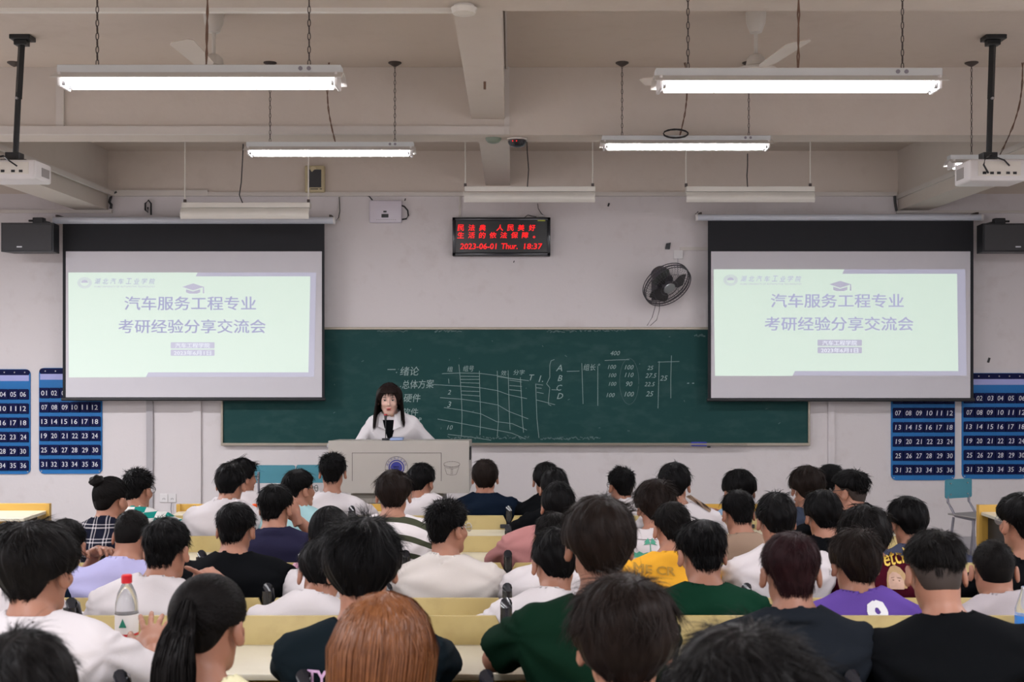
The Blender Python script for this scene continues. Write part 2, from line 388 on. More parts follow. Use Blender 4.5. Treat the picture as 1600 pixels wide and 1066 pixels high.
board_lamp(285, 485, 317, 343, (289, 482), 'unlit cream lamp hanging in front of the left screen case')
board_lamp(726, 930, 292, 317, (727, 926), 'unlit cream lamp hanging above the red LED sign')
board_lamp(1072, 1272, 292, 317, (1072, 1266), 'unlit cream lamp hanging above the right screen case')
for pts, lab in (([(380, 225), (379, 250), (377, 285), (374, 305), (379, 317)], 'dark cord drooping to the left cream lamp'),
                 ([(823, 219), (824, 240), (826, 265), (824, 292)], 'dark cord dropping from the beam to the middle cream lamp'),
                 ([(1168, 240), (1168, 260), (1167, 275), (1168, 292)], 'dark cord dropping to the right cream lamp')):
    tag(MB().tube([at(x_, y_, 10.45) for x_, y_ in pts], 0.005, 6).obj('power_cord', M['blackwire'], None, True), lab, 'cord')

# ---------------------------------------------------------------- ceiling fans
def ceiling_fan(px, a0, label):
    d = 6.9; x = X(px, d)
    o = empty('ceiling_fan', (x, d, CZ), label, 'ceiling fan')
    MB().lathe([(0.012, -0.12), (0.035, -0.115), (0.055, -0.06), (0.06, 0)], (x, d, CZ), 20).obj('canopy', M['fanwhite'], o, True)
    MB().cyl((x, d, CZ-0.3), (x, d, CZ-0.1), 0.011, n=12).obj('rod', M['fanwhite'], o, True)
    zb = CZ-0.31
    MB().lathe([(0.03, 0.065), (0.05, 0.045), (0.06, 0.0), (0.12, -0.02), (0.125, -0.035), (0.115, -0.05), (0.02, -0.06)], (x, d, zb), 24).obj('motor', M['fanwhite'], o, True)
    for k in range(3):
        a = a0+k*2*math.pi/3; R = Matrix.Rotation(a, 4, 'Z') @ Matrix.Rotation(math.radians(9), 4, 'X')
        mb = MB(); mb.prism([(0.11, -0.02), (0.2, -0.055), (0.64, -0.07), (0.68, -0.05), (0.69, 0.04), (0.66, 0.06), (0.2, 0.05), (0.11, 0.02)], -0.002, 0.002, 'z')
        bmesh.ops.transform(mb.bm, matrix=Matrix.Translation((x, d, zb-0.035)) @ R, verts=mb.bm.verts)
        mb.obj('blade', M['fanblades'], o)
    return o
ceiling_fan(334, -math.pi/2, 'white three-blade ceiling fan above the left near lamp')
ceiling_fan(1181, -math.pi/2+0.15, 'white three-blade ceiling fan above the right near lamp')

# ---------------------------------------------------------------- projectors on poles
def projector(px_pole_t, px_pole_b, px0, px1, py0, py1, side, label):
    d = 7.4; xt, xb = X(px_pole_t, d), X(px_pole_b, d)
    o = empty('projector', ((X(px0, d)+X(px1, d))/2, d, Z(py1, d)), label, 'projector')
    MB().bx(xt-0.06, xt+0.07, d-0.05, d+0.05, CZ-0.028, CZ, 0.004).bx(xt-0.04, xt+0.04, d-0.03, d+0.03, CZ-0.06, CZ-0.028, 0.004).obj('ceiling_plate', M['blackpaint'], o)
    zb = Z(248, d); zm_ = Z(155, d); xm = xt+(xb-xt)*0.5
    MB().cyl((xt, d, CZ-0.04), (xm, d, zm_), 0.022, n=4).obj('upper_pole', M['blackpaint'], o)
    MB().cyl((xm, d, zm_+0.04), (xb, d, zb), 0.018, n=16).obj('lower_pole', M['blackpaint'], o, True)
    MB().cyl((xm+0.0, d-0.035, zm_), (xm, d-0.018, zm_), 0.008, n=12).obj('set_screw', M['metal'], o)
    MB().bx(xb-0.05, xb+0.04, d-0.04, d+0.04, zb-0.015, zb+0.035, 0.004).bx(xb-0.07, xb+0.09, d-0.06, d+0.06, zb-0.028, zb-0.012, 0.003).obj('bracket', M['blackpaint'], o)
    x0, x1, z0, z1 = X(px0, d), X(px1, d), Z(py1, d), Z(py0, d); y0, y1 = d-0.12, d+0.14
    mb = MB(); mb.bx(x0, x1, y0, y1, z0, z1-0.005, 0.014, 3); mb.obj('projector_body', M['whiteplastic'], o, True)
    MB().bx(x0+0.05, x1-0.04, y0-0.003, y0+0.004, z0+0.03, z1-0.02, 0.001).obj('socket_panel', M['offwhite'], o)
    for k, fx in enumerate((0.25, 0.38, 0.5, 0.66, 0.78)):
        xx = x0+(x1-x0)*fx
        MB().bx(xx-0.011, xx+0.011, y0-0.006, y0-0.002, z0+0.04, z0+0.055).obj('socket', M['black'], o)
    xl = x1-0.07 if side > 0 else x0+0.07
    MB().cyl((xl, y1-0.01, (z0+z1)/2), (xl, y1+0.025, (z0+z1)/2), 0.035, 0.032, 20).obj('lens', M['lens'], o, True)
    MB().bx(x1-0.004 if side > 0 else x0-0.001, x1+0.002 if side > 0 else x0+0.004, d-0.02, d+0.1, z0+0.03, z1-0.04).obj('vent', M['greyseat'], o)
    cx = xb
    MB().tube([(cx-0.03, y0+0.02, z1+0.02), (cx-0.08, y0-0.03, z1+0.0), (cx-0.1, y0-0.05, z1-0.05), (cx-0.06, y0-0.02, z0+0.045)], 0.006, 8).tube([(cx-0.03, y0+0.02, z1+0.02), (cx+0.03, y0-0.04, z1-0.02), (cx+0.07, y0-0.02, z1-0.05)], 0.005, 8).obj('cable', M['black'], o, True)
    return o
projector(34, 24, -32, 67, 253, 284, 1, 'white projector on black pole at the upper left edge')
projector(1551, 1545, 1504, 1592, 252, 287, -1, 'white projector on black pole in front of the right edge lamp')

# ---------------------------------------------------------------- projection screens with slides
def screen(cx0, cx1, cy0, cy1, bx0, bx1, by0, by1, wx0, wx1, wy0, wy1, label, sl):
    d = 11.28
    o = empty('projection_screen', (X((bx0+bx1)/2, d), d, Z(by1, d)), label, 'screen')
    zc, rr = Z((cy0+cy1)/2, d), (cy1-cy0)/2*d/F_PX
    MB().cyl((X(cx0, d), d, zc), (X(cx1, d), d, zc), rr, n=20).obj('case', M['case'], o, True)
    for xe, s in ((cx0, -1), (cx1, 1)):
        MB().cyl((X(xe, d), d, zc), (X(xe, d)+s*0.02, d, zc), rr*1.1, n=20).obj('end_cap', M['whiteplastic'], o, True)
        MB().bx(X(xe, d)-s*0.03-0.01, X(xe, d)-s*0.03+0.01, d-0.01, D-0.001, zc+rr*0.6, zc+rr+0.02).obj('wall_hook', M['chain'], o)
    MB().bx(X(bx0, d), X(bx1, d), d-0.001, d+0.001, Z(by1, d), zc).obj('black_cloth', M['screenblack'], o)
    MB().cyl((X(bx0, d)-0.01, d, Z(by1, d)), (X(bx1, d)+0.01, d, Z(by1, d)), 0.016, n=14).obj('bottom_bar', M['black'], o, True)
    MB().bx(X(wx0, d), X(wx1, d), d-0.0026, d-0.0012, Z(wy1, d), Z(wy0, d)).obj('white_cloth', M['screenwhite'], o)
    y = d-0.0038
    def flat(name, poly, m, yy=y, par=o):
        return MB().prism([(X(a, d), Z(b, d)) for a, b in poly], yy-0.0004, yy+0.0004, 'y').obj(name, m, par)
    ox, oy = sl['o']; T = lambda pts: [(a+ox, b+oy) for a, b in pts]
    flat('slide_band', sl['band'], M['slideband'])
    flat('slide', sl['pale'], M['slide'], y-0.001)
    yt = y-0.002
    def tx(s, x0_, x1_, yc, hh, m=M['slidetext'], bold=0.0, shear=0.0, nm='slide_text'):
        return text(nm, s, m, (X((x0_+x1_)/2, d), yt, Z(yc, d)), w=(x1_-x0_)*d/F_PX, h=hh*d/F_PX, parent=o, bold=bold, shear=shear)
    sh = sl['shift']; dy = sl['dy']; k = sl['k']
    q = lambda v: 297.5+(v-297.5)*k+sh
    tx('汽车服务工程专业', q(195), q(400), 474+dy, 21.5, bold=0.014)
    tx('考研经验分享交流会', q(185.5), q(415), 510+dy, 21.5, bold=0.014)
    for i, (s, ya) in enumerate((('汽车工程学院', 540), ('2023年6月1日', 551.5))):
        MB().prism(rrect(X(q(267), d), X(q(335.5), d), Z(ya+4.6+dy, d), Z(ya-5+dy, d), 0.008), yt-0.0004, yt+0.0004, 'y').obj('slide_tag', M['slidetext'], o)
        me = text('slide_text', s, M['slidewhite'], (X(q(301), d), yt-0.001, Z(ya+dy, d)), w=(54 if i == 0 else 58)*d/F_PX, h=7.4*d/F_PX, parent=o, bold=0.01)
    # graduation cap
    cx, cy = q(302), 451.5+dy
    flat('cap_icon', [(cx-17, cy-3), (cx, cy-8.5), (cx+17, cy-3), (cx, cy+2.5)], M['slidetext'], yt)
    flat('cap_icon', [(cx-11, cy+0.8), (cx, cy+4), (cx+11, cy+0.8), (cx+11, cy+5.5), (cx+6, cy+7.5), (cx-6, cy+7.5), (cx-11, cy+5.5)], M['slidetext'], yt)
    flat('cap_icon', [(cx+15.5, cy-3), (cx+17, cy-3), (cx+17.6, cy+7), (cx+15, cy+7)], M['slidetext'], yt)
    # round emblem
    ex, ey = q(132.5), 442+dy; r_ = 11*d/F_PX
    mb = MB()
    for r0, r1 in ((0.95, 1.0), (0.62, 0.68)):
        n = 32
        for i in range(n):
            a, b = 2*math.pi*i/n, 2*math.pi*(i+1)/n
            mb.bm.faces.new([mb.bm.verts.new((X(ex, d)+r_*rr_*math.cos(t), yt, Z(ey, d)+0.78*r_*rr_*math.sin(t))) for rr_, t in ((r0, a), (r1, a), (r1, b), (r0, b))])
    for i in range(22):
        a = 2*math.pi*i/22; c = Vector((X(ex, d)+r_*0.81*math.cos(a), yt, Z(ey, d)+0.78*r_*0.81*math.sin(a)))
        e = Vector((math.cos(a), 0, 0.78*math.sin(a)))*r_*0.08; f = Vector((-math.sin(a), 0, math.cos(a)))*r_*0.05
        mb.bm.faces.new([mb.bm.verts.new(c+v) for v in (e+f, -e+f, -e-f, e-f)])
    mb.obj('slide_emblem', M['slidetext'], o)
    flat('slide_emblem', [(ex+5.6*math.cos(t), ey-4.6*math.sin(t)) for t in np.linspace(0, math.pi, 12)], M['slidetext'], yt)
    for i, ch in enumerate('湖北汽车工业学院'):
        tx(ch, q(148)+i*12.15, q(148)+i*12.15+9.6, 439.5+dy+(i % 2)*0.4, 9.0, shear=0.25, bold=0.004)
    tx('HUBEI UNIVERSITY OF AUTOMOTIVE TECHNOLOGY', q(147.5), q(242.5), 448+dy, 2.6)
    return o
screen(84, 521, 339, 350, 98, 507, 350, 624, 103, 503, 393, 621, 'wide projection screen showing a pale green slide, left of the red LED sign',
       dict(o=(0, 0), band=[(300, 426), (494, 426), (491, 589), (225, 589)], pale=[(107, 426), (309, 426), (306, 432), (485, 432), (482, 582), (232, 582), (228, 589.5), (108, 590)], shift=0, dy=0, k=1.0))
screen(1090, 1532, 335, 345, 1106, 1521, 346, 625, 1111, 1516, 393, 622, 'wide projection screen showing a pale green slide, right of the wall fan',
       dict(o=(0, 0), band=[(1310, 421), (1508, 421), (1510, 587), (1232, 587)], pale=[(1115, 421), (1319, 421), (1316, 428), (1495, 428), (1497, 580), (1242, 580), (1238, 587.5), (1117, 587.5)], shift=1308-297.5, dy=-4, k=1.01))

# ---------------------------------------------------------------- chalkboard
dB = D-0.05
o = empty('chalkboard', (X(805, dB), dB, Z(695, dB)), 'long dark green chalkboard with chalk tables, behind the lectern', 'chalkboard')
bx0, bx1, bz0, bz1 = X(349, dB), X(1262, dB), Z(692.5, dB), Z(515, dB)
MB().bx(bx0, bx1, dB-0.004, D-0.001, bz0, bz1).obj('writing_surface', M['board'], o)
for nm, a in (('frame_top', (bx0-0.02, bx1+0.02, bz1-0.002, bz1+0.022)), ('frame_bottom', (bx0-0.02, bx1+0.02, bz0-0.024, bz0+0.002)), ('frame_side', (bx0-0.02, bx0, bz0, bz1)), ('frame_side', (bx1, bx1+0.02, bz0, bz1))):
    MB().bx(a[0], a[1], dB-0.022, D-0.001, a[2], a[3], 0.003).obj(nm, M['frame'], o)
MB().prism([(dB-0.075, bz0-0.014), (dB-0.02, bz0-0.026), (dB-0.02, bz0-0.018), (dB-0.07, bz0-0.006), (dB-0.072, bz0+0.003), (dB-0.078, bz0+0.003)], X(735, dB), bx1-0.6, 'x').obj('chalk_tray', M['frame'], o)
yb = dB-0.0055
def chalk(pts, wd=0.0065, m='chalk'):
    mb = MB(); ribbon(mb, [(X(a, dB), Z(b, dB)) for a, b in pts], wd, yb); mb.obj('chalk_line', M[m], o)
def ctext(s, px, py, w=None, h=None, shear=0.15, tilt=0.0):
    text('chalk_writing', s, M['chalk'], (X(px, dB), yb, Z(py, dB)), w=w*dB/F_PX if w else None, h=h*dB/F_PX if h else None, parent=o, shear=shear, tilt=tilt, bold=0.0)
ctext('一.', 613, 580, w=15); ctext('绪论', 640, 580, w=30, h=14); ctext('.', 626, 604, h=1.6); ctext('总体方案', 653, 600.5, w=50, h=13.5, tilt=0.03)
ctext('.', 628, 625, h=1.6); ctext('硬件', 644, 622, w=26, h=13); ctext('软件', 641, 644, w=25, h=12); ctext('调试', 646, 658, w=26, h=11)
for l in ([(717, 570), (719, 590), (721, 620), (722, 650), (721, 681)], [(749, 580), (750, 620), (751, 650), (750, 680)], [(777, 580), (778, 625), (779, 655), (777, 682)],
          [(794, 579), (795, 618), (796, 650), (797, 672)], [(813, 590), (815, 625), (816, 655), (818, 676)], [(837, 600), (838, 630), (839, 655), (842, 684)],
          [(691, 584), (720, 583), (749, 583.5), (777, 587), (795, 591), (826, 595)], [(777, 588.5), (800, 592), (815, 594)], [(677, 601), (718, 603.5), (750, 606), (777, 610.5), (795, 617), (823, 623)], [(838, 625), (850, 628), (867, 632.5)],
          [(688, 621.5), (722, 624), (750, 628), (778, 633), (795, 643), (825, 654.5)], [(694, 637), (722, 641), (752, 647), (776, 659), (800, 662), (823, 672)],
          [(684, 655), (722, 662), (775, 672), (800, 677), (821, 686)], [(700, 679), (735, 683), (767, 688)],
          [(720, 588), (749, 588.5)], [(720, 593), (749, 593)], [(720, 598), (749, 599)], [(721, 611), (750, 612)], [(721, 617), (750, 619)],
          [(796, 594), (815, 597)], [(796, 602.5), (815, 604)], [(796, 609), (815, 611)], [(838, 600.5), (848, 602)], [(838, 606), (846, 607)], [(839, 613), (849, 615)],
          [(866, 562), (861, 564), (859, 571), (859, 590), (854, 600), (859, 606), (857, 625), (857, 632), (861, 634)], [(862, 609), (870, 609.5)],
          [(886, 580.5), (905, 580)], [(909, 568), (910, 600), (911, 631)], [(934, 572), (934, 634)], [(1030, 565), (1029, 600), (1028, 638)], [(1049, 556), (1048, 590), (1048, 622)],
          [(945, 563.5), (965, 562.5), (983, 562)], [(701, 592), (701.5, 599)], [(1028, 566), (1061, 565)]):
    chalk(l, 0.0042)
chalk([(983+15*math.cos(t), 596+36*math.sin(t)) for t in np.linspace(0.2, 6.4, 28)], 0.003, 'chalkfaint')
for s, x_, y_, h_ in (('2', 702, 613, 7), ('3', 702, 632, 9), ('10', 703, 668, 7), ('T', 831, 590, 9), ('1.', 845, 592, 10), ('A', 873.5, 575, 10), ('B', 875, 591, 9), ('C', 874, 606, 9), ('D', 875, 619, 9),
                    ('400', 961, 552, 7), ('100', 956, 573.5, 6.5), ('100', 957, 586.5, 6), ('100', 957, 600, 6), ('100', 954, 617.5, 6.5), ('100', 983, 574, 7), ('110', 983, 586, 7), ('90', 983, 600, 7.5), ('100', 983, 616, 7.5),
                    ('25', 1016, 575, 6.5), ('27.5', 1017, 587, 7), ('22.5', 1015, 600.5, 6.5), ('25', 1015, 615.5, 8), ('25', 1037, 591, 8), ('- -', 1079, 599, 1.2)):
    ctext(s, x_, y_, h=h_, shear=0.3)
ctext('组', 703, 577, h=8); ctext('组号', 732, 576, w=17, h=9); ctext('效', 787, 583, h=8); ctext('分字', 811, 582, w=18, h=8); ctext('组长', 921, 574, w=19, h=10); ctext('°', 936, 570, h=3)
chalk([(590+i*3.1, 518+random.uniform(-1.5, 1.5)) for i in range(16)], 0.01, 'chalkfaint')
for a, b, yy, n in ((680, 720, 517, 12), (855, 900, 518, 16), (905, 985, 516, 18), (845, 940, 685, 26), (700, 830, 684, 26), (1085, 1102, 524, 6)):
    for i in range(n):
        u = a+(b-a)*i/n+random.uniform(-1, 1); chalk([(u, yy+random.uniform(-2, 2)), (u+random.uniform(1.5, 4), yy+random.uniform(-2, 2))], random.uniform(0.006, 0.016), 'chalkfaint')
for i in range(26):
    x_, y_ = random.uniform(520, 1250), random.uniform(518, 688)
    chalk([(x_, y_), (x_+random.uniform(-2, 3), y_+random.uniform(-2, 2))], 0.006, 'chalkfaint')
tag(MB().box(at(1092, 694, dB-0.05), (0.15, 0.045, 0.04), 0.006).obj('chalkboard_eraser', M['eraser'], None, True), 'small blue felt eraser on the tray at the right of the board', 'eraser')
tag(MB().cyl(at(1105, 698.5, dB-0.06), at(1110, 698.5, dB-0.06), 0.008, n=10).obj('chalk_stub', M['black'], None, True), 'short dark stub beside the blue eraser', 'chalk holder')

# ---------------------------------------------------------------- LED sign
d = D-0.08; x0, x1, z0, z1 = X(707, d), X(860, d), Z(400, d), Z(340, d)
o = empty('led_sign', ((x0+x1)/2, d, z0), 'black framed LED sign with red Chinese text and the date', 'sign')
MB().bx(x0, x1, d+0.002, D-0.001, z0, z1, 0.004).obj('sign_case', M['black'], o)
for a in ((x0, x1, z1-0.032, z1), (x0, x1, z0, z0+0.032), (x0, x0+0.032, z0, z1), (x1-0.032, x1, z0, z1)):
    MB().bx(a[0], a[1], d-0.02, d+0.01, a[2], a[3], 0.005).obj('sign_frame', M['blackgloss'], o, True)
MB().bx(x0+0.03, x1-0.03, d-0.001, d+0.001, z0+0.03, z1-0.03).obj('sign_panel', M['ledpanel'], o)
def led(s, px, py, w_, h_, bold=0.006): text('sign_text', s, M['ledred'], (X(px, d), d-0.003, Z(py, d)), w=w_*d/F_PX, h=h_*d/F_PX, parent=o, bold=bold, shear=0.1)
for s, px in zip('民法典人民美好', (719.7, 736.9, 753.7, 780.9, 797.5, 814.1, 831.3)): led(s, px, 356, 10.2, 9.6)
for s, px in zip('生活的依法保障', (719.7, 736.9, 753.5, 770.3, 787, 803.8, 820.5)): led(s, px, 367.6, 10.4, 9.6)
led('。', 834.5, 370.5, 3.5, 3.5)
led('2023-06-01', 747.5, 385, 57, 8.8); led('Thur.', 796, 384.8, 25, 8.8); led('18:37', 833, 385, 28.5, 8.6)
MB().bx(X(840, d), X(852, d), d-0.022, d-0.0195, Z(346, d), Z(344.5, d)).obj('sticker', M['yelowstk'], o)
tag(MB().tube([at(820, 339.5, d), at(825, 336, d), at(832, 338, d), at(838, 339, d)], 0.004, 6).tube([at(840, 318, D-.03), at(841, 326, D-.03), at(846, 334, D-.03), at(850, 337, D-.03)], 0.004, 6).obj('sign_cord', M['blackwire'], None, True), 'thin black cord at the top of the LED sign', 'cord')
tag(MB().box(at(846, 337.5, D-0.04), (0.045, 0.03, 0.016), 0.003).obj('plug', M['whiteplastic'], None), 'small white plug resting on the LED sign', 'plug')

# ---------------------------------------------------------------- loudspeakers, router, wall box
def speaker(px0, px1, py0, py1, side, label):
    d = 11.1; x0, x1, z0, z1 = X(px0, d), X(px1, d), Z(py1, d), Z(py0, d)
    o = empty('loudspeaker', ((x0+x1)/2, d, z0), label, 'loudspeaker')
    mb = MB(); s = 0.0; w_ = x1-x0
    inner = 0.05*side
    poly = [(x0, d-0.1), (x1, d-0.1), (x1-0.03, d+0.12), (x0+0.03, d+0.12)]
    mb.prism(poly, z0, z1, 'z').obj('speaker_case', M['black'], o)
    MB().bx(x0+0.012, x1-0.012, d-0.112, d-0.1, z0+0.012, z1-0.012, 0.006).obj('speaker_front', M['grille'], o)
    cx = X(38 if side < 0 else 1583, d)
    MB().box((cx, d-0.113, z0+0.045), (0.05, 0.004, 0.012), 0.0015).obj('speaker_badge', M['num'], o)
    bxp = X(60 if side < 0 else 1562, d)
    MB().bx(bxp-0.05, bxp+0.05, d-0.02, d+0.06, z1+0.005, z1+0.06, 0.008).cyl((bxp, d+0.02, z1-0.01), (bxp, d+0.02, z1+0.06), 0.02, n=10).cyl((bxp, d+0.05, z1+0.035), (bxp, D, z1+0.035), 0.015, n=8).cyl((bxp-side*-0.09, d, z1+0.03), (bxp, d, z1+0.03), 0.01, n=8).obj('speaker_bracket', M['black'], o)
speaker(9, 90, 350, 395, -1, 'black wall loudspeaker left of the left screen')
speaker(1529, 1612, 351, 395, 1, 'black wall loudspeaker at the right edge beside the right screen')

d = D-0.05
o = empty('wall_router', (X(602, d), d, Z(348, d)), 'white wireless router box on the wall left of the LED sign', 'router')
MB().bx(X(577, d), X(627.5, d), d, D-0.001, Z(348, d), Z(313, d), 0.012, 3).obj('router_case', mat('router_white', (0.66, 0.62, 0.70), 0.35), o, True)
MB().bx(X(596, d), X(607, d), d-0.002, d+0.002, Z(340, d), Z(334.5, d)).bx(X(599, d), X(604, d), d-0.002, d+0.002, Z(332, d), Z(329.5, d)).obj('router_display', M['black'], o)
for k in range(10): MB().bx(X(588+k*3.2, d), X(589.6+k*3.2, d), d-0.001, d+0.001, Z(343.8, d), Z(343, d)).obj('router_light', M['greyseat'], o)
MB().tube([at(627, 321, d+.02), at(632, 323, d+.02), at(637, 329, d+.02), at(638, 337, d+.02), at(635, 342, d+.02), at(628, 343, d+.02)], 0.008, 8).obj('router_cable', M['black'], o, True)
MB().tube([at(574, 306, d+.03), at(577, 307, d+.03), at(582, 313, d+.03)], 0.006, 8).obj('router_cable', M['black'], o, True)

d = D-0.07
o = empty('wall_speaker', (X(491, d), d, Z(300, d)), 'old beige wall speaker with a dark grille above the left cream lamp', 'loudspeaker')
MB().bx(X(476, d), X(507, d), d, D-0.001, Z(300.5, d), Z(258.5, d), 0.012, 3).obj('speaker_case', M['beigeplastic'], o, True)
MB().bx(X(481, d), X(502, d), d-0.004, d+0.002, Z(293, d), Z(265, d), 0.002).obj('speaker_front', M['grille'], o)
MB().cyl(at(489.5, 264.5, d-.006), at(489.5, 264.5, d), 0.028, n=24).obj('speaker_knob', M['beigeplastic'], o, True)
MB().bx(X(485, d), X(497, d), d-0.003, d, Z(296, d), Z(294.8, d)).bx(X(499.5, d), X(503, d), d-0.003, d, Z(296, d), Z(294.8, d)).obj('speaker_slot', M['black'], o)

# dome camera, sensor and smoke detector under the cross beam
yd = YX+0.12
o = empty('dome_camera', (X(807, yd), yd, ZX), 'black dome security camera under the cross beam', 'camera')
MB().lathe([(0.02, -0.052), (0.05, -0.045), (0.062, -0.025), (0.066, -0.01)], (X(808, yd), yd, ZX-0.012), 24).obj('camera_dome', M['blackgloss'], o, True)
MB().lathe([(0.07, -0.014), (0.07, -0.004), (0.055, 0)], (X(808, yd), yd, ZX), 24).obj('camera_base', M['offwhite'], o, True)
for k in (-1, 1): MB().cyl((X(804+k*3, yd), yd-0.068, ZX-0.03), (X(804+k*3, yd), yd-0.055, ZX-0.03), 0.004, n=8).obj('camera_light', M['ledred'], o)
tag(MB().lathe([(0.015, -0.038), (0.04, -0.03), (0.055, -0.012), (0.056, 0)], (X(771, yd), yd, ZX), 24).obj('ceiling_sensor', mat('sensor_green', (0.20, 0.25, 0.20), 0.4), None, True), 'small grey-green dome sensor left of the dome camera', 'sensor')
tag(MB().lathe([(0.03, -0.042), (0.05, -0.036), (0.058, -0.012), (0.045, -0.01), (0.045, 0)], (X(725, YN-0.08), YN-0.08, ZX), 24).obj('smoke_detector', M['offwhite'], None, True), 'round off-white smoke detector at the top of the middle beam', 'smoke detector')
tag(MB().box(at(757.5, 133, YX-1.1), (0.015, 0.02, 0.05)).obj('beam_hook', M['wire'], None), 'small rusty hook stuck under the middle beam', 'hook')

# cables on the front wall
def wallcord(pts, r, lab, m='black', cat='cable', yy=D-0.03):
    tag(MB().tube([at(a, b, yy) for a, b in pts], r, 8).obj('wall_cable', M[m], None, True), lab, cat)
wallcord([(183, 300), (177, 303), (173, 309), (171, 316), (174, 320), (173, 326)], 0.014, 'thick black cable bundle at the foot of the left beam')
wallcord([(236, 336), (236, 318), (232, 313), (227, 318), (227, 328), (231, 332), (231, 324)], 0.009, 'black looped cable hanging above the left screen case')
wallcord([(530, 308), (531, 330), (529, 340), (524, 346)], 0.004, 'thin cord beside the right end of the left screen case')
wallcord([(1091, 331), (1087, 334), (1089, 345)], 0.006, 'thin dark cord at the left end of the right screen case')
wallcord([(1398, 306), (1399, 318), (1401, 330)], 0.012, 'dark cable stub at the foot of the right beam')
wallcord([(268, 786), (267, 795), (269, 812)], 0.004, 'thin grey cord dropping from the wall outlets', 'greymetal', 'cord')
for px, lab in ((256, 'white wall outlet, left one of the pair near the checked shirt'), (269, 'white wall outlet, right one of the pair with a cord')):
    o = tag(MB().box(at(px, 778.5, D-0.006), (0.078, 0.012, 0.082), 0.003).obj('wall_outlet', M['whiteplastic'], None), lab, 'outlet')
    for k in (-1, 0, 1): MB().box(at(px+k*1.6, 779+abs(k), D-0.013), (0.003, 0.002, 0.012)).obj('slot', M['black'], o)
for (px, py, s_, lab) in ((1545, 563, 0.05, 'small black mark stuck on the wall above the right pocket chart'), (951, 320, 0.035, 'dark nail hole right of the middle cream lamp'), (633, 312, 0.025, 'dark wall stain right of the router'), (803, 409, 0.02, 'tiny dark nail under the LED sign')):
    tag(MB().box(at(px, py, D-0.004), (s_*0.45, 0.006, s_), 0.002, Euler((0, 0.3, 0))).obj('wall_mark', M['black'], None), lab, 'mark')

# ---------------------------------------------------------------- wall fan
c = at(1042, 445, 11.18)
o = empty('wall_fan', c, 'dark grey caged wall fan tilted beside the right screen', 'fan')
ax = Vector((0.33, -0.60, -0.62)).normalized(); q = ax.to_track_quat('Z', 'Y'); Rm = q.to_matrix()
R_ = 0.235
mb = MB()
def fp(r, a, h): return c + Rm @ Vector((r*math.cos(a), r*math.sin(a), h))
for r, h, t in ((R_, 0.0, 0.007), (R_, 0.03, 0.005), (R_, -0.03, 0.005), (0.085, 0.055, 0.004), (0.16, 0.05, 0.0022)):
    mb.tube([fp(r, 2*math.pi*i/36, h) for i in range(36)], t, 6, closed=True)
mb.obj('cage_ring', M['fanblack'], o, True)
mb = MB()
for i in range(44):
    a = 2*math.pi*i/44
    mb.tube([fp(0.05, a, 0.056), fp(0.15, a, 0.052), fp(R_-0.02, a, 0.04), fp(R_, a, 0.0), fp(R_-0.03, a, -0.045), fp(0.09, a, -0.07)], 0.0013, 4)
mb.obj('cage_wires', M['fanblack'], o)
MB().lathe([(0.055, 0.06), (0.06, 0.052), (0.055, 0.045)], c, 24, Rm).obj('front_badge', M['metal'], o, True)
MB().lathe([(0.02, 0.035), (0.04, 0.02), (0.045, -0.03)], c, 20, Rm).obj('hub', M['fanblack'], o, True)
for k in range(3):
    mb = MB(); a0 = 2*math.pi*k/3+0.4; n = 8; A = []; B = []
    for i in range(n+1):
        r = 0.04+(R_-0.07)*i/n; wd = 0.25+0.45*math.sin(math.pi*i/n*0.85)
        A.append(fp(r, a0-wd, -0.018)); B.append(fp(r, a0+wd*0.9, 0.02))
    va = [mb.bm.verts.new(p) for p in A]; vb = [mb.bm.verts.new(p) for p in B]
    va2 = [mb.bm.verts.new(p+ax*-0.003) for p in A]; vb2 = [mb.bm.verts.new(p+ax*-0.003) for p in B]
    for i in range(n):
        mb.bm.faces.new((va[i], va[i+1], vb[i+1], vb[i])); mb.bm.faces.new((va2[i], vb2[i], vb2[i+1], va2[i+1]))
        mb.bm.faces.new((va[i], va2[i], va2[i+1], va[i+1])); mb.bm.faces.new((vb[i], vb[i+1], vb2[i+1], vb2[i]))
    mb.obj('blade', M['fanblade'], o, True)
MB().lathe([(0.085, -0.04), (0.088, -0.1), (0.078, -0.19), (0.05, -0.21)], c, 24, Rm).obj('motor_housing', M['fanblack'], o, True)
pm = fp(0, 0, -0.17)
MB().cyl(pm, pm+Vector((0, 0.05, -0.14)), 0.02, n=12).cyl(pm+Vector((0, 0.05, -0.14)), Vector((pm.x, D-0.0, pm.z-0.15)), 0.022, n=12).bx(pm.x-0.05, pm.x+0.05, D-0.03, D-0.001, pm.z-0.25, pm.z-0.05, 0.006).obj('wall_bracket', M['fanblack'], o, True)
for pts in ([(1025, 472), (1023, 482), (1019, 496), (1011, 509)], [(1031, 472), (1030, 486), (1026, 500), (1016, 509)]):
    MB().tube([at(a, b, 11.3) for a, b in pts], 0.003, 6).obj('pull_cord', M['blackwire'], o, True)
MB().tube([at(a, b, 11.4) for a, b in ((1059, 404), (1059, 425), (1060, 455), (1058, 464), (1053, 464))], 0.003, 6).obj('power_cord', M['greymetal'], o, True)
o = tag(MB().box(at(1059.5, 398, D-0.012), (0.09, 0.024, 0.085), 0.004).obj('fan_switch', M['whiteplastic'], None), 'white square switch plate above the wall fan', 'switch')
MB().cyl(at(1059.5, 398, D-0.03), at(1059.5, 398, D-0.02), 0.026, n=20).obj('knob', M['whiteplastic'], o, True)
tag(MB().prism([(X(a, D), Z(b, D)) for a, b in ((1039, 389.5), (1040.5, 381), (1047.5, 379.5), (1046, 390))], D-0.03, D, 'y').obj('wall_clip', M['black'], None), 'small black clip on the wall left of the white switch', 'clip')

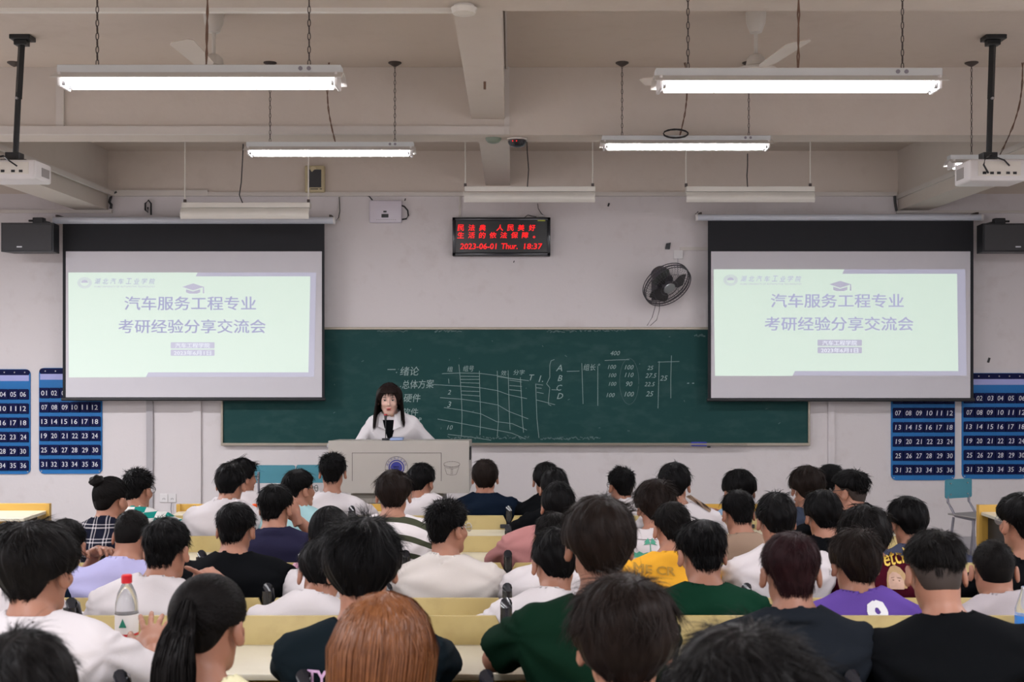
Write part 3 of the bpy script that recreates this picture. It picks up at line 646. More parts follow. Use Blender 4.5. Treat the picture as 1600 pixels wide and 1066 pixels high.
# ---------------------------------------------------------------- phone pocket charts
def pocket_chart(px0, px1, py0, py1, label, shear):
    d = D-0.012; x0, x1, z0, z1 = X(px0, d), X(px1, d), Z(py1, d), Z(py0, d)
    o = empty('pocket_chart', ((x0+x1)/2, d, z0), label, 'pocket chart', 'blue numbered phone pocket charts')
    MB().prism(rrect(x0, x1, z0, z1, 0.05), d-0.003, D-0.001, 'y').obj('backing', M['blue'], o)
    s = d/F_PX
    MB().prism(rrect(x0+0.004, x1-0.004, z1-10*s, z1-0.004, 0.03), d-0.0045, d-0.003, 'y').obj('top_band', M['navy'], o)
    MB().bx(x0+2*s, x1-2*s, d-0.006, d-0.003, z1-18.5*s, z1-9.5*s).obj('header_strip', M['strip'], o)
    for k in range(6):
        for zz in (z1-5*s,): MB().cyl((x0+(10+k*16)*s, d-0.007, zz), (x0+(10+k*16)*s, d-0.003, zz), 0.006, n=10).obj('eyelet', M['metal'], o)
    for xx in (x0+4*s, x1-4*s): MB().cyl((xx, d-0.006, z0+4*s), (xx, d-0.003, z0+4*s), 0.006, n=10).obj('eyelet', M['metal'], o)
    pw = (x1-x0-3*s)/6; nrow0 = z1-31*s; ph = 22.2*s
    for r in range(6):
        for cidx in range(6):
            a = x0+1.5*s+pw*cidx+0.0045; b = a+pw-0.008; zt = nrow0-r*ph; zb_ = zt-16.5*s
            mb = MB()
            f = [(a, d-0.004, zb_), (b, d-0.004, zb_), (b, d-0.022, zb_+0.006), (a, d-0.022, zb_+0.006), (a, d-0.028, zt), (b, d-0.028, zt), (a, d-0.004, zt-0.012), (b, d-0.004, zt-0.012)]
            v = [mb.bm.verts.new(p) for p in f]
            for ids in ((0, 1, 2, 3), (3, 2, 5, 4), (0, 3, 4, 6), (1, 7, 5, 2), (4, 5, 7, 6), (0, 6, 7, 1)): mb.bm.faces.new([v[i] for i in ids])
            p = mb.obj('pocket', M['navy'], o)
            n = '%02d' % (r*6+cidx+1)
            text('pocket_number', n, M['num'], ((a+b)/2+random.uniform(-1, 1)*0.003, d-0.0275, (zt+zb_)/2), w=9*s, h=7.6*s, parent=p, shear=shear)
    return o
pocket_chart(-51, 47.5, 577, 741, 'blue pocket chart cut off by the left edge of the photo', 0.0)
pocket_chart(61, 159.5, 575, 740.5, 'blue pocket chart partly covered by the left screen corner', 0.0)
pocket_chart(1392.5, 1492, 584, 750.5, 'blue pocket chart hanging directly under the right screen', 0.1)
pocket_chart(1503, 1604, 583, 748.5, 'blue pocket chart above the teal chair at the right edge', 0.12)

# ---------------------------------------------------------------- teal chairs
def chair(c, w_, rz, label, zt=0.84, zs=0.46):
    o = empty('student_chair', (c[0], c[1], 0), label, 'chair', 'teal-backed chairs by the front wall', rz)
    def L(mb, name, m, sm=False): return mb.obj(name, m, o, sm, world=False)
    L(MB().prism(rrect(-w_/2, w_/2, zt-0.165, zt, 0.02), 0.16, 0.172, 'y'), 'backrest', M['teal'])
    for sx in (-1, 1):
        for zz in (zt-0.035, zt-0.13): L(MB().cyl((sx*w_*0.32, 0.158, zz), (sx*w_*0.32, 0.151, zz), 0.006, n=10), 'rivet', M['metal'])
        L(MB().tube([(sx*w_*0.4, 0.178, zt-0.06), (sx*w_*0.4, 0.165, zt-0.2), (sx*w_*0.4, 0.13, zs+0.06), (sx*w_*0.4, 0.08, zs-0.005), (sx*w_*0.4, -0.14, zs-0.015)], 0.011, 10), 'back_tube', M['greymetal'], True)
        L(MB().cyl((sx*w_*0.4, -0.12, zs-0.02), (sx*w_*0.42, -0.16, 0), 0.011, n=10), 'leg', M['greymetal'], True)
        L(MB().cyl((sx*w_*0.4, 0.10, zs-0.02), (sx*w_*0.42, 0.17, 0), 0.011, n=10), 'leg', M['greymetal'], True)
    L(MB().bx(-w_/2, w_/2, -0.18, 0.14, zs, zs+0.012, 0.005), 'seat', M['greyseat'])
    return o
chair((X(432.5, 11.0), 11.08), 0.376, math.pi, 'teal-backed chair by the front wall, left one of the pair', Z(727, 10.92))
chair((X(497, 11.0), 11.08), 0.376, math.pi, 'teal-backed chair by the front wall, right one partly behind a white T-shirt', Z(726.5, 10.92))
chair((X(1531, 10.0), 10.15), 0.30, math.radians(24), 'lone teal-backed chair at the right beside the yellow desk', 0.80, 0.50)

# ---------------------------------------------------------------- lectern
yl = 9.3; x0, x1 = X(513, yl), X(733, yl); zt, zb = Z(689, yl), Z(771, yl)
o = empty('lectern', ((x0+x1)/2, yl+0.3, 0), 'grey steel lectern with a round blue emblem, in front of the woman in white', 'lectern')
MB().prism([(yl, zb), (yl, zt), (yl+0.62, zt-0.03), (yl+0.62, zb)], x0, x1, 'x').obj('cabinet', M['lectern'], o)
MB().bx(X(547, yl), X(692, yl), yl+0.05, yl+0.55, 0.0, zb).obj('pedestal', M['lecternlow'], o)
MB().bx(X(547, yl), X(692, yl), yl+0.04, yl+0.05, Z(787, yl), Z(780, yl)).obj('pedestal_strip', M['lectern'], o)
for a in ((550, 550.7, 708, 752), (689, 689.7, 708, 752), (550, 689.7, 707.6, 708.3)):
    MB().bx(X(a[0], yl), X(a[1], yl), yl-0.0012, yl+0.001, Z(a[3], yl), Z(a[2], yl)).obj('panel_seam', M['ink'], o)
ex, ez = X(619.5, yl), Z(731, yl); mb = MB(); ye = yl-0.0015
def ringf(mb, r0, r1, n=40, a0=0, a1=2*math.pi):
    for i in range(n):
        a, b = a0+(a1-a0)*i/n, a0+(a1-a0)*(i+1)/n
        mb.bm.faces.new([mb.bm.verts.new((ex+r*math.cos(t), ye, ez+r*math.sin(t))) for r, t in ((r0, a), (r1, a), (r1, b), (r0, b))])
s = yl/F_PX
ringf(mb, 17.2*s, 17.8*s); mb.obj('emblem_ring', M['ink'], o)
mb = MB(); ringf(mb, 10.6*s, 12.4*s); ringf(mb, 0, 9.2*s); mb.obj('emblem_ring', M['blueink'], o)
text('emblem_text', 'HUAT', M['num'], (ex, ye-0.001, ez+0.006), w=9*s, h=3*s, parent=o, bold=0.01)
for i, ch in enumerate('湖北汽车工业学院'):
    a = math.radians(162-i*20.5)
    text('emblem_text', ch, M['blueink'], (ex+15*s*math.cos(a), ye, ez+15*s*math.sin(a)), w=3.6*s, h=3.6*s, parent=o, tilt=a-math.pi/2)
# dashed sketch of a paper bin on the right of the front
def dash(pts, n):
    mb = MB(); P = [Vector((X(a, yl), 0, Z(b, yl))) for a, b in pts]; seg = []
    for a, b in zip(P, P[1:]):
        m_ = max(1, int((b-a).length/0.012))
        for k in range(m_):
            p, q_ = a.lerp(b, (k+0.1)/m_), a.lerp(b, (k+0.8)/m_); ribbon(mb, [(p.x, p.z), (q_.x, q_.z)], 0.0028, yl-0.0015)
    mb.obj('bin_drawing', M['ink'], o)
dash([(706+12.5*math.cos(t), 725.5+4.3*math.sin(t)) for t in np.linspace(0, 6.28, 20)], 0)
dash([(693.5, 727), (696, 730.5), (706, 733), (716, 730), (718.5, 726)], 0); dash([(695, 731), (698, 741), (706, 743), (713, 741.5), (717, 730)], 0)
dash([(705, 733), (705, 742)], 0); dash([(707, 733), (707, 742)], 0); dash([(696, 728), (705, 731), (716, 728)], 0)
MB().bx(x1-0.001, x1+0.012, yl+0.06, yl+0.2, Z(720, yl), Z(700, yl), 0.004).obj('side_handle', M['black'], o)
MB().bx(x0-0.06, x0, yl+0.3, yl+0.42, Z(700, yl+.3), Z(694.5, yl+.3), 0.004).obj('side_shelf', M['metal'], o)
c = at(602.5, 689, yl+0.12)
o = empty('microphone', (c.x, c.y, zt-0.005), 'thin black gooseneck microphone with a red ring on the lectern', 'microphone')
MB().tube([(c.x, c.y, zt-0.01), (c.x, c.y, zt+0.07), (c.x, c.y+0.005, zt+0.16), at(602.5, 655, yl+0.14)], 0.0035, 8).obj('gooseneck', M['black'], o, True)
MB().cyl(at(602.5, 656, yl+0.14), at(602.5, 647.5, yl+0.155), 0.009, 0.013, 14).obj('mic_head', M['black'], o, True)
MB().cyl(at(602.5, 649.5, yl+0.15), at(602.5, 648, yl+0.152), 0.0145, n=16).obj('mic_ring', M['red'], o, True)
MB().cyl((c.x, c.y, zt-0.015), (c.x, c.y, zt+0.012), 0.03, n=16).obj('mic_base', M['black'], o, True)
tag(MB().box((X(620, yl+.1), yl+0.12, zt+0.008), (0.1, 0.14, 0.02), 0.006).obj('mouse_pad', M['cupblue'], None, True), 'small dark blue device lying on the lectern top', 'device')

# ---------------------------------------------------------------- seating rows
ROWS = {1: 7.52, 2: 6.65, 3: 5.78, 4: 4.93, 5: 4.07, 6: 3.22, 7: 2.36, 8: 1.50}
ORD = {1: 'front', 2: 'second', 3: 'third', 4: 'fourth', 5: 'fifth', 6: 'sixth', 7: 'seventh'}
LB = {}
def bench_row(k):
    y = ROWS[k]; fl = 0.11 if k >= 5 else 0.0; zt = 0.85+(0.113 if k >= 5 else 0); zd = zt-0.085 if k < 5 else zt-0.092
    o = empty('bench_row', (0, y, fl), {1: 'yellow bench row with cream desk behind the navy T-shirt student, nearest the lectern',
        2: 'yellow bench row with cream desk level with the pink shirt, second from the lectern', 3: 'yellow bench row with black posts in front of the white T-shirt with glasses',
        4: 'yellow bench row behind the white T-shirt student with glasses', 5: 'stained yellow bench row with the widest cream desk, behind the purple shirt',
        6: 'bench row with only its black post tips showing at the bottom edge', 7: 'bench row below the bottom edge, where the woman with ginger hair leans back', 8: 'rearmost bench row, under the nearest two heads'}[k], 'bench', 'rows of fixed benches')
    xs = [-2.42]+[-0.02+0.5*i for i in range(-4, 5)]+[2.42]
    for a, b in zip(xs, xs[1:]):
        # curved back board with rounded corners
        mb = MB(); n = 10; pts = rrect(a+0.016, b-0.016, zt-0.40, zt, 0.022, 4)
        def yy(z): t = (zt-z)/0.4; return y-0.045*math.sin(math.pi*min(t, 1))*0.9
        zz = [zt-0.4*i/n for i in range(n+1)]
        F_, B_ = [], []
        for i, z_ in enumerate(zz):
            ins = 0.02*max(0, 1-i*1.0) if i < 1 else 0
            F_.append([mb.bm.verts.new((a+0.016+ins, yy(z_), z_)), mb.bm.verts.new((b-0.016-ins, yy(z_), z_))])
            B_.append([mb.bm.verts.new((a+0.016+ins, yy(z_)+0.016, z_)), mb.bm.verts.new((b-0.016-ins, yy(z_)+0.016, z_))])
        for i in range(n):
            mb.bm.faces.new((F_[i][0], F_[i+1][0], F_[i+1][1], F_[i][1])); mb.bm.faces.new((B_[i][0], B_[i][1], B_[i+1][1], B_[i+1][0]))
            mb.bm.faces.new((F_[i][0], B_[i][0], B_[i+1][0], F_[i+1][0])); mb.bm.faces.new((F_[i][1], F_[i+1][1], B_[i+1][1], B_[i][1]))
        mb.bm.faces.new((F_[0][0], F_[0][1], B_[0][1], B_[0][0])); mb.bm.faces.new((F_[n][0], B_[n][0], B_[n][1], F_[n][1]))
        mb.obj('seat_back', M['wood'], o, True)
        MB().bx(a+0.03, b-0.03, y+0.06, y+0.42, fl+0.43, fl+0.45, 0.008).obj('seat', M['wood'], o, True)
    for x_ in xs[1:-1]:
        pz = zt-0.025 if k == 6 else zt
        if k == 6: x_ -= 0.05
        mb = MB()
        prof = rrect(-0.016, 0.016, 0, 1, 0.015, 4)
        mb.tube([(x_, y+0.03, fl+0.3), (x_, y+0.025, zt-0.12), (x_, y+0.005, pz-0.02), (x_, y-0.005, pz+0.03), (x_, y+0.015, pz+0.042), (x_, y+0.04, pz+0.03), (x_, y+0.07, pz-0.03)], 0.021, 10)
        p = mb.obj('post', M['blackgloss'], o, True)
        MB().bx(x_-0.055, x_+0.055, y-0.038, y-0.026, zt-0.075, zt-0.05, 0.004).obj('clip', M['black'], p)
        MB().bx(x_-0.02, x_+0.02, y+0.0, y+0.1, fl, fl+0.5, 0.004).obj('foot', M['blackpaint'], o)
    MB().bx(-2.42, 2.42, y-0.40, y-0.012, zd-0.022, zd, 0.006).obj('desk_top', M['desk'], o, True)
    for x_ in (-2.38, -1.2, 1.2, 2.38): MB().bx(x_-0.015, x_+0.015, y-0.38, y-0.05, fl, zd-0.022).obj('desk_support', M['blackpaint'], o)
    MB().bx(-2.4, 2.4, y-0.06, y-0.045, zd-0.32, zd-0.022).obj('desk_shelf', M['woodbright'], o)
    LB[k] = (y, fl, zd)
    return o
for k in range(1, 9): bench_row(k)
def front_desk(xa, xb, d, ytop, label, legs):
    x0, x1 = xa, xb; zt = Z(ytop, d); zd = zt-0.05
    o = empty('front_desk', ((x0+x1)/2, d, 0), label, 'desk')
    MB().bx(x0, x1, d, d+0.02, zt-0.28, zt, 0.002).obj('front_panel', M['woodbright'], o)
    MB().bx(x0+0.02, x1-0.02, d-0.40, d, zd-0.022, zd, 0.003).obj('desk_top', M['desk'], o)
    for x_ in legs:
        MB().bx(x_-0.012, x_+0.012, d-0.02, d+0.02, 0, zt).obj('side_panel', M['woodbright'], o)
        MB().bx(x_-0.012 + (0.06 if x_ > 0 else -0.06), x_+0.012+(0.08 if x_ > 0 else -0.08), d-0.3, d-0.03, 0, zd-0.022).obj('leg', M['blackpaint'], o)
    MB().bx(x0+0.12, x1-0.12, d-0.06, d-0.04, zd-0.3, zd-0.13).obj('shelf_board', M['woodbright'], o)
    return o
front_desk(-2.38, 2.42, 8.39, 788, 'long yellow front desk right before the lectern', (-2.36, 2.4))
front_desk(-5.6, X(78, 8.39), 8.39, 787, 'yellow and cream desk at the left edge under the pocket charts', (X(76, 8.39),))
front_desk(X(1527, 8.39), 5.6, 8.39, 789, 'yellow and cream desk at the right edge beside the teal chair', (X(1530.5, 8.39),))

# ================================================================ PEOPLE
# implicit surfaces meshed on a grid (surface nets): a body is one smooth skin
def smin(a, b, k):
    h = np.clip(k-np.abs(a-b), 0, None)/k
    return np.minimum(a, b)-h*h*k*0.25
def e_dist(P, c, r, R=None):
    q = P-np.asarray(c, np.float32)
    if R is not None: q = q @ R
    r = np.asarray(r, np.float32); k0 = np.sqrt(((q/r)**2).sum(-1))+1e-9; k1 = np.sqrt(((q/(r*r))**2).sum(-1))+1e-9
    return k0*(k0-1)/k1
def c_dist(P, a, b, ra, rb, cap=False, flat=None):
    a = np.asarray(a, np.float32); b = np.asarray(b, np.float32); ab = b-a; L2 = float(ab@ab)+1e-9
    t = ((P-a) @ ab)/L2; tc = np.clip(t, 0, 1)
    d = np.sqrt(((P-a-tc[..., None]*ab)**2).sum(-1))-(ra+(rb-ra)*tc)
    if cap: d = np.maximum(d, (t-1)*math.sqrt(L2))
    return d
def torus_d(P, c, n, R_, r):
    q = P-np.asarray(c, np.float32); n = np.asarray(n, np.float32); n = n/np.linalg.norm(n)
    h = q @ n; rad = np.sqrt(np.maximum((q**2).sum(-1)-h*h, 0)); return np.sqrt((rad-R_)**2+h*h)-r
class Field:
    def __init__(s, lo, hi, h):
        s.lo = np.array(lo, np.float32); s.h = h
        s.n = np.maximum(4, np.ceil((np.array(hi)-s.lo)/h).astype(int)+1)
        s.F = np.full(tuple(s.n), 0.2, np.float32)
    def sub(s, lo, hi):
        i0 = np.clip(np.floor((np.array(lo)-s.lo)/s.h).astype(int), 0, s.n); i1 = np.clip(np.ceil((np.array(hi)-s.lo)/s.h).astype(int)+1, 0, s.n)
        if (i1 <= i0).any(): return None, None
        g = [s.lo[a]+s.h*np.arange(i0[a], i1[a], dtype=np.float32) for a in range(3)]
        return (slice(i0[0], i1[0]), slice(i0[1], i1[1]), slice(i0[2], i1[2])), np.stack(np.meshgrid(*g, indexing='ij'), -1)
    def add(s, prims):
        for p in prims:
            t = p[0]; neg = t.startswith('-'); t = t.lstrip('-'); k = p[1]; m = 0.05+k
            if t == 'e':
                c, r = np.array(p[2]), np.array(p[3]); mr = r.max() if len(p) > 4 and p[4] is not None else r
                sl, P = s.sub(c-mr-m, c+mr+m)
                if sl is None: continue
                d = e_dist(P, c, r, p[4] if len(p) > 4 else None)
            elif t == 'c':
                a, b, ra, rb = np.array(p[2]), np.array(p[3]), p[4], p[5]; mr = max(ra, rb)+m
                sl, P = s.sub(np.minimum(a, b)-mr, np.maximum(a, b)+mr)
                if sl is None: continue
                d = c_dist(P, a, b, ra, rb, p[6] if len(p) > 6 else False)
            elif t == 't':
                c = np.array(p[2]); mr = p[4]+p[5]+m; sl, P = s.sub(c-mr, c+mr)
                if sl is None: continue
                d = torus_d(P, p[2], p[3], p[4], p[5])
            f = s.F[sl]
            s.F[sl] = -smin(-f, d, k) if neg else smin(f, d, k)
    def grid(s):
        return s.sub(s.lo, s.lo+s.h*s.n)[1][:s.n[0], :s.n[1], :s.n[2]]
    def mesh(s):
        return nets(s.F, s.lo, s.h)
def nets(F, lo, h):
    S = F < 0; nx, ny, nz = F.shape
    cnt = np.zeros((nx-1, ny-1, nz-1), np.uint8)
    C = {}
    for dx in (0, 1):
        for dy in (0, 1):
            for dz in (0, 1):
                v = S[dx:nx-1+dx, dy:ny-1+dy, dz:nz-1+dz]; cnt += v
    act = (cnt > 0) & (cnt < 8); idx = np.argwhere(act)
    ids = np.full(act.shape, -1, np.int64); ids[act] = np.arange(len(idx))
    acc = np.zeros((len(idx), 3), np.float64); num = np.zeros(len(idx))
    I, J, K = idx.T
    for ax in range(3):
        for u in (0, 1):
            for v in (0, 1):
                o = [0, 0, 0]; oth = [a for a in range(3) if a != ax]; o[oth[0]] = u; o[oth[1]] = v
                e = list(o); e[ax] = 1
                a = F[I+o[0], J+o[1], K+o[2]]; b = F[I+e[0], J+e[1], K+e[2]]
                m = (a < 0) != (b < 0)
                den = np.where(m, a-b, 1); t = np.clip(np.where(m, a/den, 0), 0, 1)
                p = np.tile(np.array(o, float), (len(idx), 1)); p[:, ax] = t
                acc += p*m[:, None]; num += m
    V = (idx+acc/np.maximum(num, 1)[:, None])*h+np.asarray(lo)
    quads = []
    for ax in range(3):
        o1, o2 = [a for a in range(3) if a != ax]
        sl0 = [slice(None)]*3; sl1 = [slice(None)]*3
        sl0[ax] = slice(0, F.shape[ax]-1); sl1[ax] = slice(1, F.shape[ax])
        for a in (o1, o2): sl0[a] = slice(1, F.shape[a]-1); sl1[a] = slice(1, F.shape[a]-1)
        A = S[tuple(sl0)]; B = S[tuple(sl1)]; ch = np.argwhere(A != B)
        if not len(ch): continue
        inside_first = A[tuple(ch.T)]
        base = ch.copy(); base[:, o1] += 1; base[:, o2] += 1
        def cell(a, b):
            c = base.copy(); c[:, o1] -= a; c[:, o2] -= b
            return ids[c[:, 0], c[:, 1], c[:, 2]]
        q = np.stack([cell(1, 1), cell(0, 1), cell(0, 0), cell(1, 0)], 1)
        flip = inside_first if ax != 1 else ~inside_first
        q[~flip] = q[~flip][:, ::-1]
        quads.append(q)
    Q = np.concatenate(quads) if quads else np.zeros((0, 4), int)
    return V, Q
def make_mesh(name, parts, mats, smooth=True):
    """parts: list of (V, Q, material index); Q may be (n,4) or (n,3)"""
    vo = 0; Vs = []; loops = []; starts = []; mi = []; st = 0
    for V, Q, m in parts:
        if len(Q) == 0: continue
        Vs.append(V); loops.append((Q+vo).ravel()); n = Q.shape[1]
        starts.append(st+n*np.arange(len(Q))); st += n*len(Q); mi.append(np.full(len(Q), m)); vo += len(V)
    V = np.concatenate(Vs); L = np.concatenate(loops); S_ = np.concatenate(starts); mi = np.concatenate(mi)
    me = bpy.data.meshes.new(name)
    me.vertices.add(len(V)); me.vertices.foreach_set('co', V.astype(np.float32).ravel())
    me.loops.add(len(L)); me.loops.foreach_set('vertex_index', L.astype(np.int32))
    me.polygons.add(len(S_)); me.polygons.foreach_set('loop_start', S_.astype(np.int32))
    for m in mats: me.materials.append(m)
    me.polygons.foreach_set('material_index', mi.astype(np.int32))
    me.update(calc_edges=True); me.validate()
    me.polygons.foreach_set('use_smooth', np.full(len(me.polygons), smooth))
    return me

def skin_mat(name, c, rough=0.5):
    m = mat(name, c, rough, var=0.08, vscale=12, bump=0.05, bscale=220)
    b = m.node_tree.nodes['Principled BSDF']
    b.inputs['Subsurface Weight'].default_value = 0.12; b.inputs['Subsurface Radius'].default_value = (0.02, 0.008, 0.004); b.inputs['Subsurface Scale'].default_value = 0.5
    return m
M['skin'] = skin_mat('skin', (0.335, 0.152, 0.096)); M['skinpale'] = skin_mat('pale_skin', (0.58, 0.37, 0.30)); M['skindark'] = skin_mat('tan_skin', (0.27, 0.12, 0.075))
def hair_mat(name, a, b_, rough=0.45, spec=0.07):
    m = mat(name, a, rough, var=0, spec=spec); nt = m.node_tree; b = nt.nodes['Principled BSDF']
    tc = nt.nodes.new('ShaderNodeTexCoord'); no = nt.nodes.new('ShaderNodeTexNoise'); no.inputs['Scale'].default_value = 45; no.inputs['Detail'].default_value = 4
    nt.links.new(tc.outputs['Object'], no.inputs['Vector']); mx = nt.nodes.new('ShaderNodeMix'); mx.data_type = 'RGBA'
    mx.inputs['A'].default_value = (*a, 1); mx.inputs['B'].default_value = (*b_, 1)
    nt.links.new(no.outputs['Fac'], mx.inputs['Factor']); nt.links.new(mx.outputs['Result'], b.inputs['Base Color']); return m
H = {'black': hair_mat('black_hair', (0.0016, 0.0016, 0.0018), (0.005, 0.0045, 0.005)),
     'soft': hair_mat('soft_black_hair', (0.0025, 0.0022, 0.0022), (0.008, 0.0066, 0.0064), 0.48),
     'brown': hair_mat('dark_brown_hair', (0.0055, 0.0036, 0.003), (0.016, 0.010, 0.008), 0.48),
     'red': hair_mat('reddish_black_hair', (0.007, 0.004, 0.0045), (0.024, 0.007, 0.009), 0.5),
     'ginger': hair_mat('ginger_hair', (0.085, 0.024, 0.007), (0.22, 0.080, 0.025), 0.42, 0.3),
     'ink': hair_mat('teacher_hair', (0.006, 0.0045, 0.005), (0.022, 0.013, 0.011), 0.4)}
M['stubble'] = mat('shaved_hair', (0.028, 0.017, 0.013), 0.7, var=0.5, vscale=420)
M['stubbledark'] = mat('shaved_dark_hair', (0.013, 0.0095, 0.008), 0.7, var=0.5, vscale=420)
def cloth(name, c, rough=0.85, var=0.04):
    m = mat('cloth_'+name, c, rough, var=var, vscale=6, bump=0.12, bscale=350, spec=0.04)
    return m
T = {'white': cloth('white', (0.60, 0.565, 0.58)), 'cream': cloth('cream', (0.58, 0.54, 0.51)), 'snow': cloth('bright_white', (0.74, 0.71, 0.73)), 'black': cloth('black', (0.0035, 0.004, 0.005)), 'blackblue': cloth('blue_black', (0.006, 0.0105, 0.014)),
     'navy': cloth('navy', (0.005, 0.010, 0.021)), 'polo': cloth('navy_polo', (0.017, 0.016, 0.038)), 'cyan': cloth('pale_cyan', (0.34, 0.55, 0.58)), 'lav': cloth('lavender', (0.40, 0.39, 0.62)),
     'pink': cloth('dusty_pink', (0.38, 0.175, 0.17)), 'yellow': cloth('yellow', (0.66, 0.33, 0.03)), 'dgreen': cloth('dark_green', (0.0035, 0.017, 0.009)), 'green': cloth('bottle_green', (0.005, 0.032, 0.017)),
     'lblue': cloth('light_blue', (0.20, 0.30, 0.43)), 'beige': cloth('beige', (0.27, 0.19, 0.14)), 'maroon': cloth('maroon', (0.05, 0.004, 0.011)), 'purple': cloth('purple', (0.115, 0.062, 0.30)),
     'slate': cloth('slate', (0.035, 0.045, 0.07)), 'grey': cloth('charcoal', (0.010, 0.0125, 0.017)), 'greyblue': cloth('grey_blue', (0.050, 0.056, 0.095)), 'lgrey': cloth('light_grey', (0.42, 0.38, 0.40)),
     'lemon': cloth('lemon', (0.72, 0.68, 0.44)), 'jeans': cloth('jeans', (0.03, 0.045, 0.09)), 'trouser': cloth('dark_trousers', (0.02, 0.02, 0.024))}
def pattern_mat(name, kind):
    m = cloth(name, (1, 1, 1), var=0); nt = m.node_tree; b = nt.nodes['Principled BSDF']; tc = nt.nodes.new('ShaderNodeTexCoord'); N = nt.nodes.new
    sep = N('ShaderNodeSeparateXYZ'); nt.links.new(tc.outputs['Object'], sep.inputs[0])
    def M_(op, a, v=None, bsock=None):
        n = N('ShaderNodeMath'); n.operation = op
        if hasattr(a, 'is_linked') or isinstance(a, bpy.types.NodeSocket): nt.links.new(a, n.inputs[0])
        else: n.inputs[0].default_value = a
        if bsock is not None: nt.links.new(bsock, n.inputs[1])
        elif v is not None: n.inputs[1].default_value = v
        return n.outputs[0]
    def band(sock, freq, duty, off=0.0):
        f = M_('FRACT', M_('ADD', M_('MULTIPLY', sock, freq), off+50)); return M_('LESS_THAN', f, duty)
    def mix(fac, A, B):
        n = N('ShaderNodeMix'); n.data_type = 'RGBA'; nt.links.new(fac, n.inputs['Factor'])
        for s_, v in (('A', A), ('B', B)):
            if isinstance(v, tuple): n.inputs[s_].default_value = (*v, 1)
            else: nt.links.new(v, n.inputs[s_])
        return n.outputs['Result']
    x, y, z = sep.outputs
    if kind == 'plaid':
        h = M_('MAXIMUM', band(z, 15, 0.10), bsock=band(z, 15, 0.07, 0.75)); v = M_('MAXIMUM', band(x, 16, 0.10), bsock=band(x, 16, 0.07, 0.75))
        s_ = M_('MULTIPLY', M_('ADD', h, bsock=v), 0.5); o = mix(s_, (0.010, 0.011, 0.022), (0.62, 0.58, 0.60))
    elif kind == 'stripe':
        wv = M_('ADD', z, bsock=M_('MULTIPLY', M_('MULTIPLY', x, bsock=x), 1.3)); o = mix(band(wv, 12.5, 0.36, 0.1), (0.72, 0.68, 0.69), (0.055, 0.06, 0.038))
    elif kind == 'check':
        a = M_('ABSOLUTE', M_('SUBTRACT', band(x, 9, 0.5), bsock=band(z, 16, 0.5))); o = mix(a, (0.70, 0.70, 0.68), (0.012, 0.24, 0.20))
    nt.links.new(o, b.inputs['Base Color']); return m
T['plaid'] = pattern_mat('plaid', 'plaid'); T['stripe'] = pattern_mat('olive_stripe', 'stripe'); T['check'] = pattern_mat('green_check', 'check')
M['iris'] = mat('dark_iris', (0.01, 0.006, 0.005), 0.1, var=0); M['eyewhite'] = mat('eye_white', (0.7, 0.68, 0.66), 0.25, var=0)
M['lips'] = mat('lips', (0.42, 0.08, 0.075), 0.4, var=0); M['nostril'] = mat('nostril', (0.12, 0.04, 0.03), 0.8, var=0)
M['glass'] = mat('spectacle_glass', (0.9, 0.93, 0.95), 0.05, var=0, trans=0.9, alpha=0.35)
M['face_print'] = mat('printed_face', (0.46, 0.30, 0.23), 0.8, var=0.3, vscale=30); M['blond_print'] = mat('printed_blond', (0.36, 0.235, 0.11), 0.8, var=0.3, vscale=60)
M['gold_print'] = mat('gold_print', (0.72, 0.50, 0.08), 0.7, var=0); M['pink_print'] = mat('pink_print', (0.62, 0.40, 0.62), 0.7, var=0)
M['tint_print'] = mat('tonal_print', (0.36, 0.19, 0.015), 0.8, var=0); M['palm_print'] = mat('palm_print', (0.06, 0.30, 0.20), 0.8, var=0); M['white_print'] = mat('white_print', (0.75, 0.75, 0.78), 0.6, var=0)

def ik(S_, W, l1, l2, pole):
    S_, W = Vector(S_), Vector(W); d = W-S_; L = min(d.length, (l1+l2)*0.985); u = d.normalized(); W = S_+u*L
    a = (l1*l1-l2*l2+L*L)/(2*L); h = math.sqrt(max(l1*l1-a*a, 0)); p = Vector(pole)-u*Vector(pole).dot(u)
    if p.length < 1e-5: p = Vector((0, 0, -1))
    return S_+u*a+p.normalized()*h, W
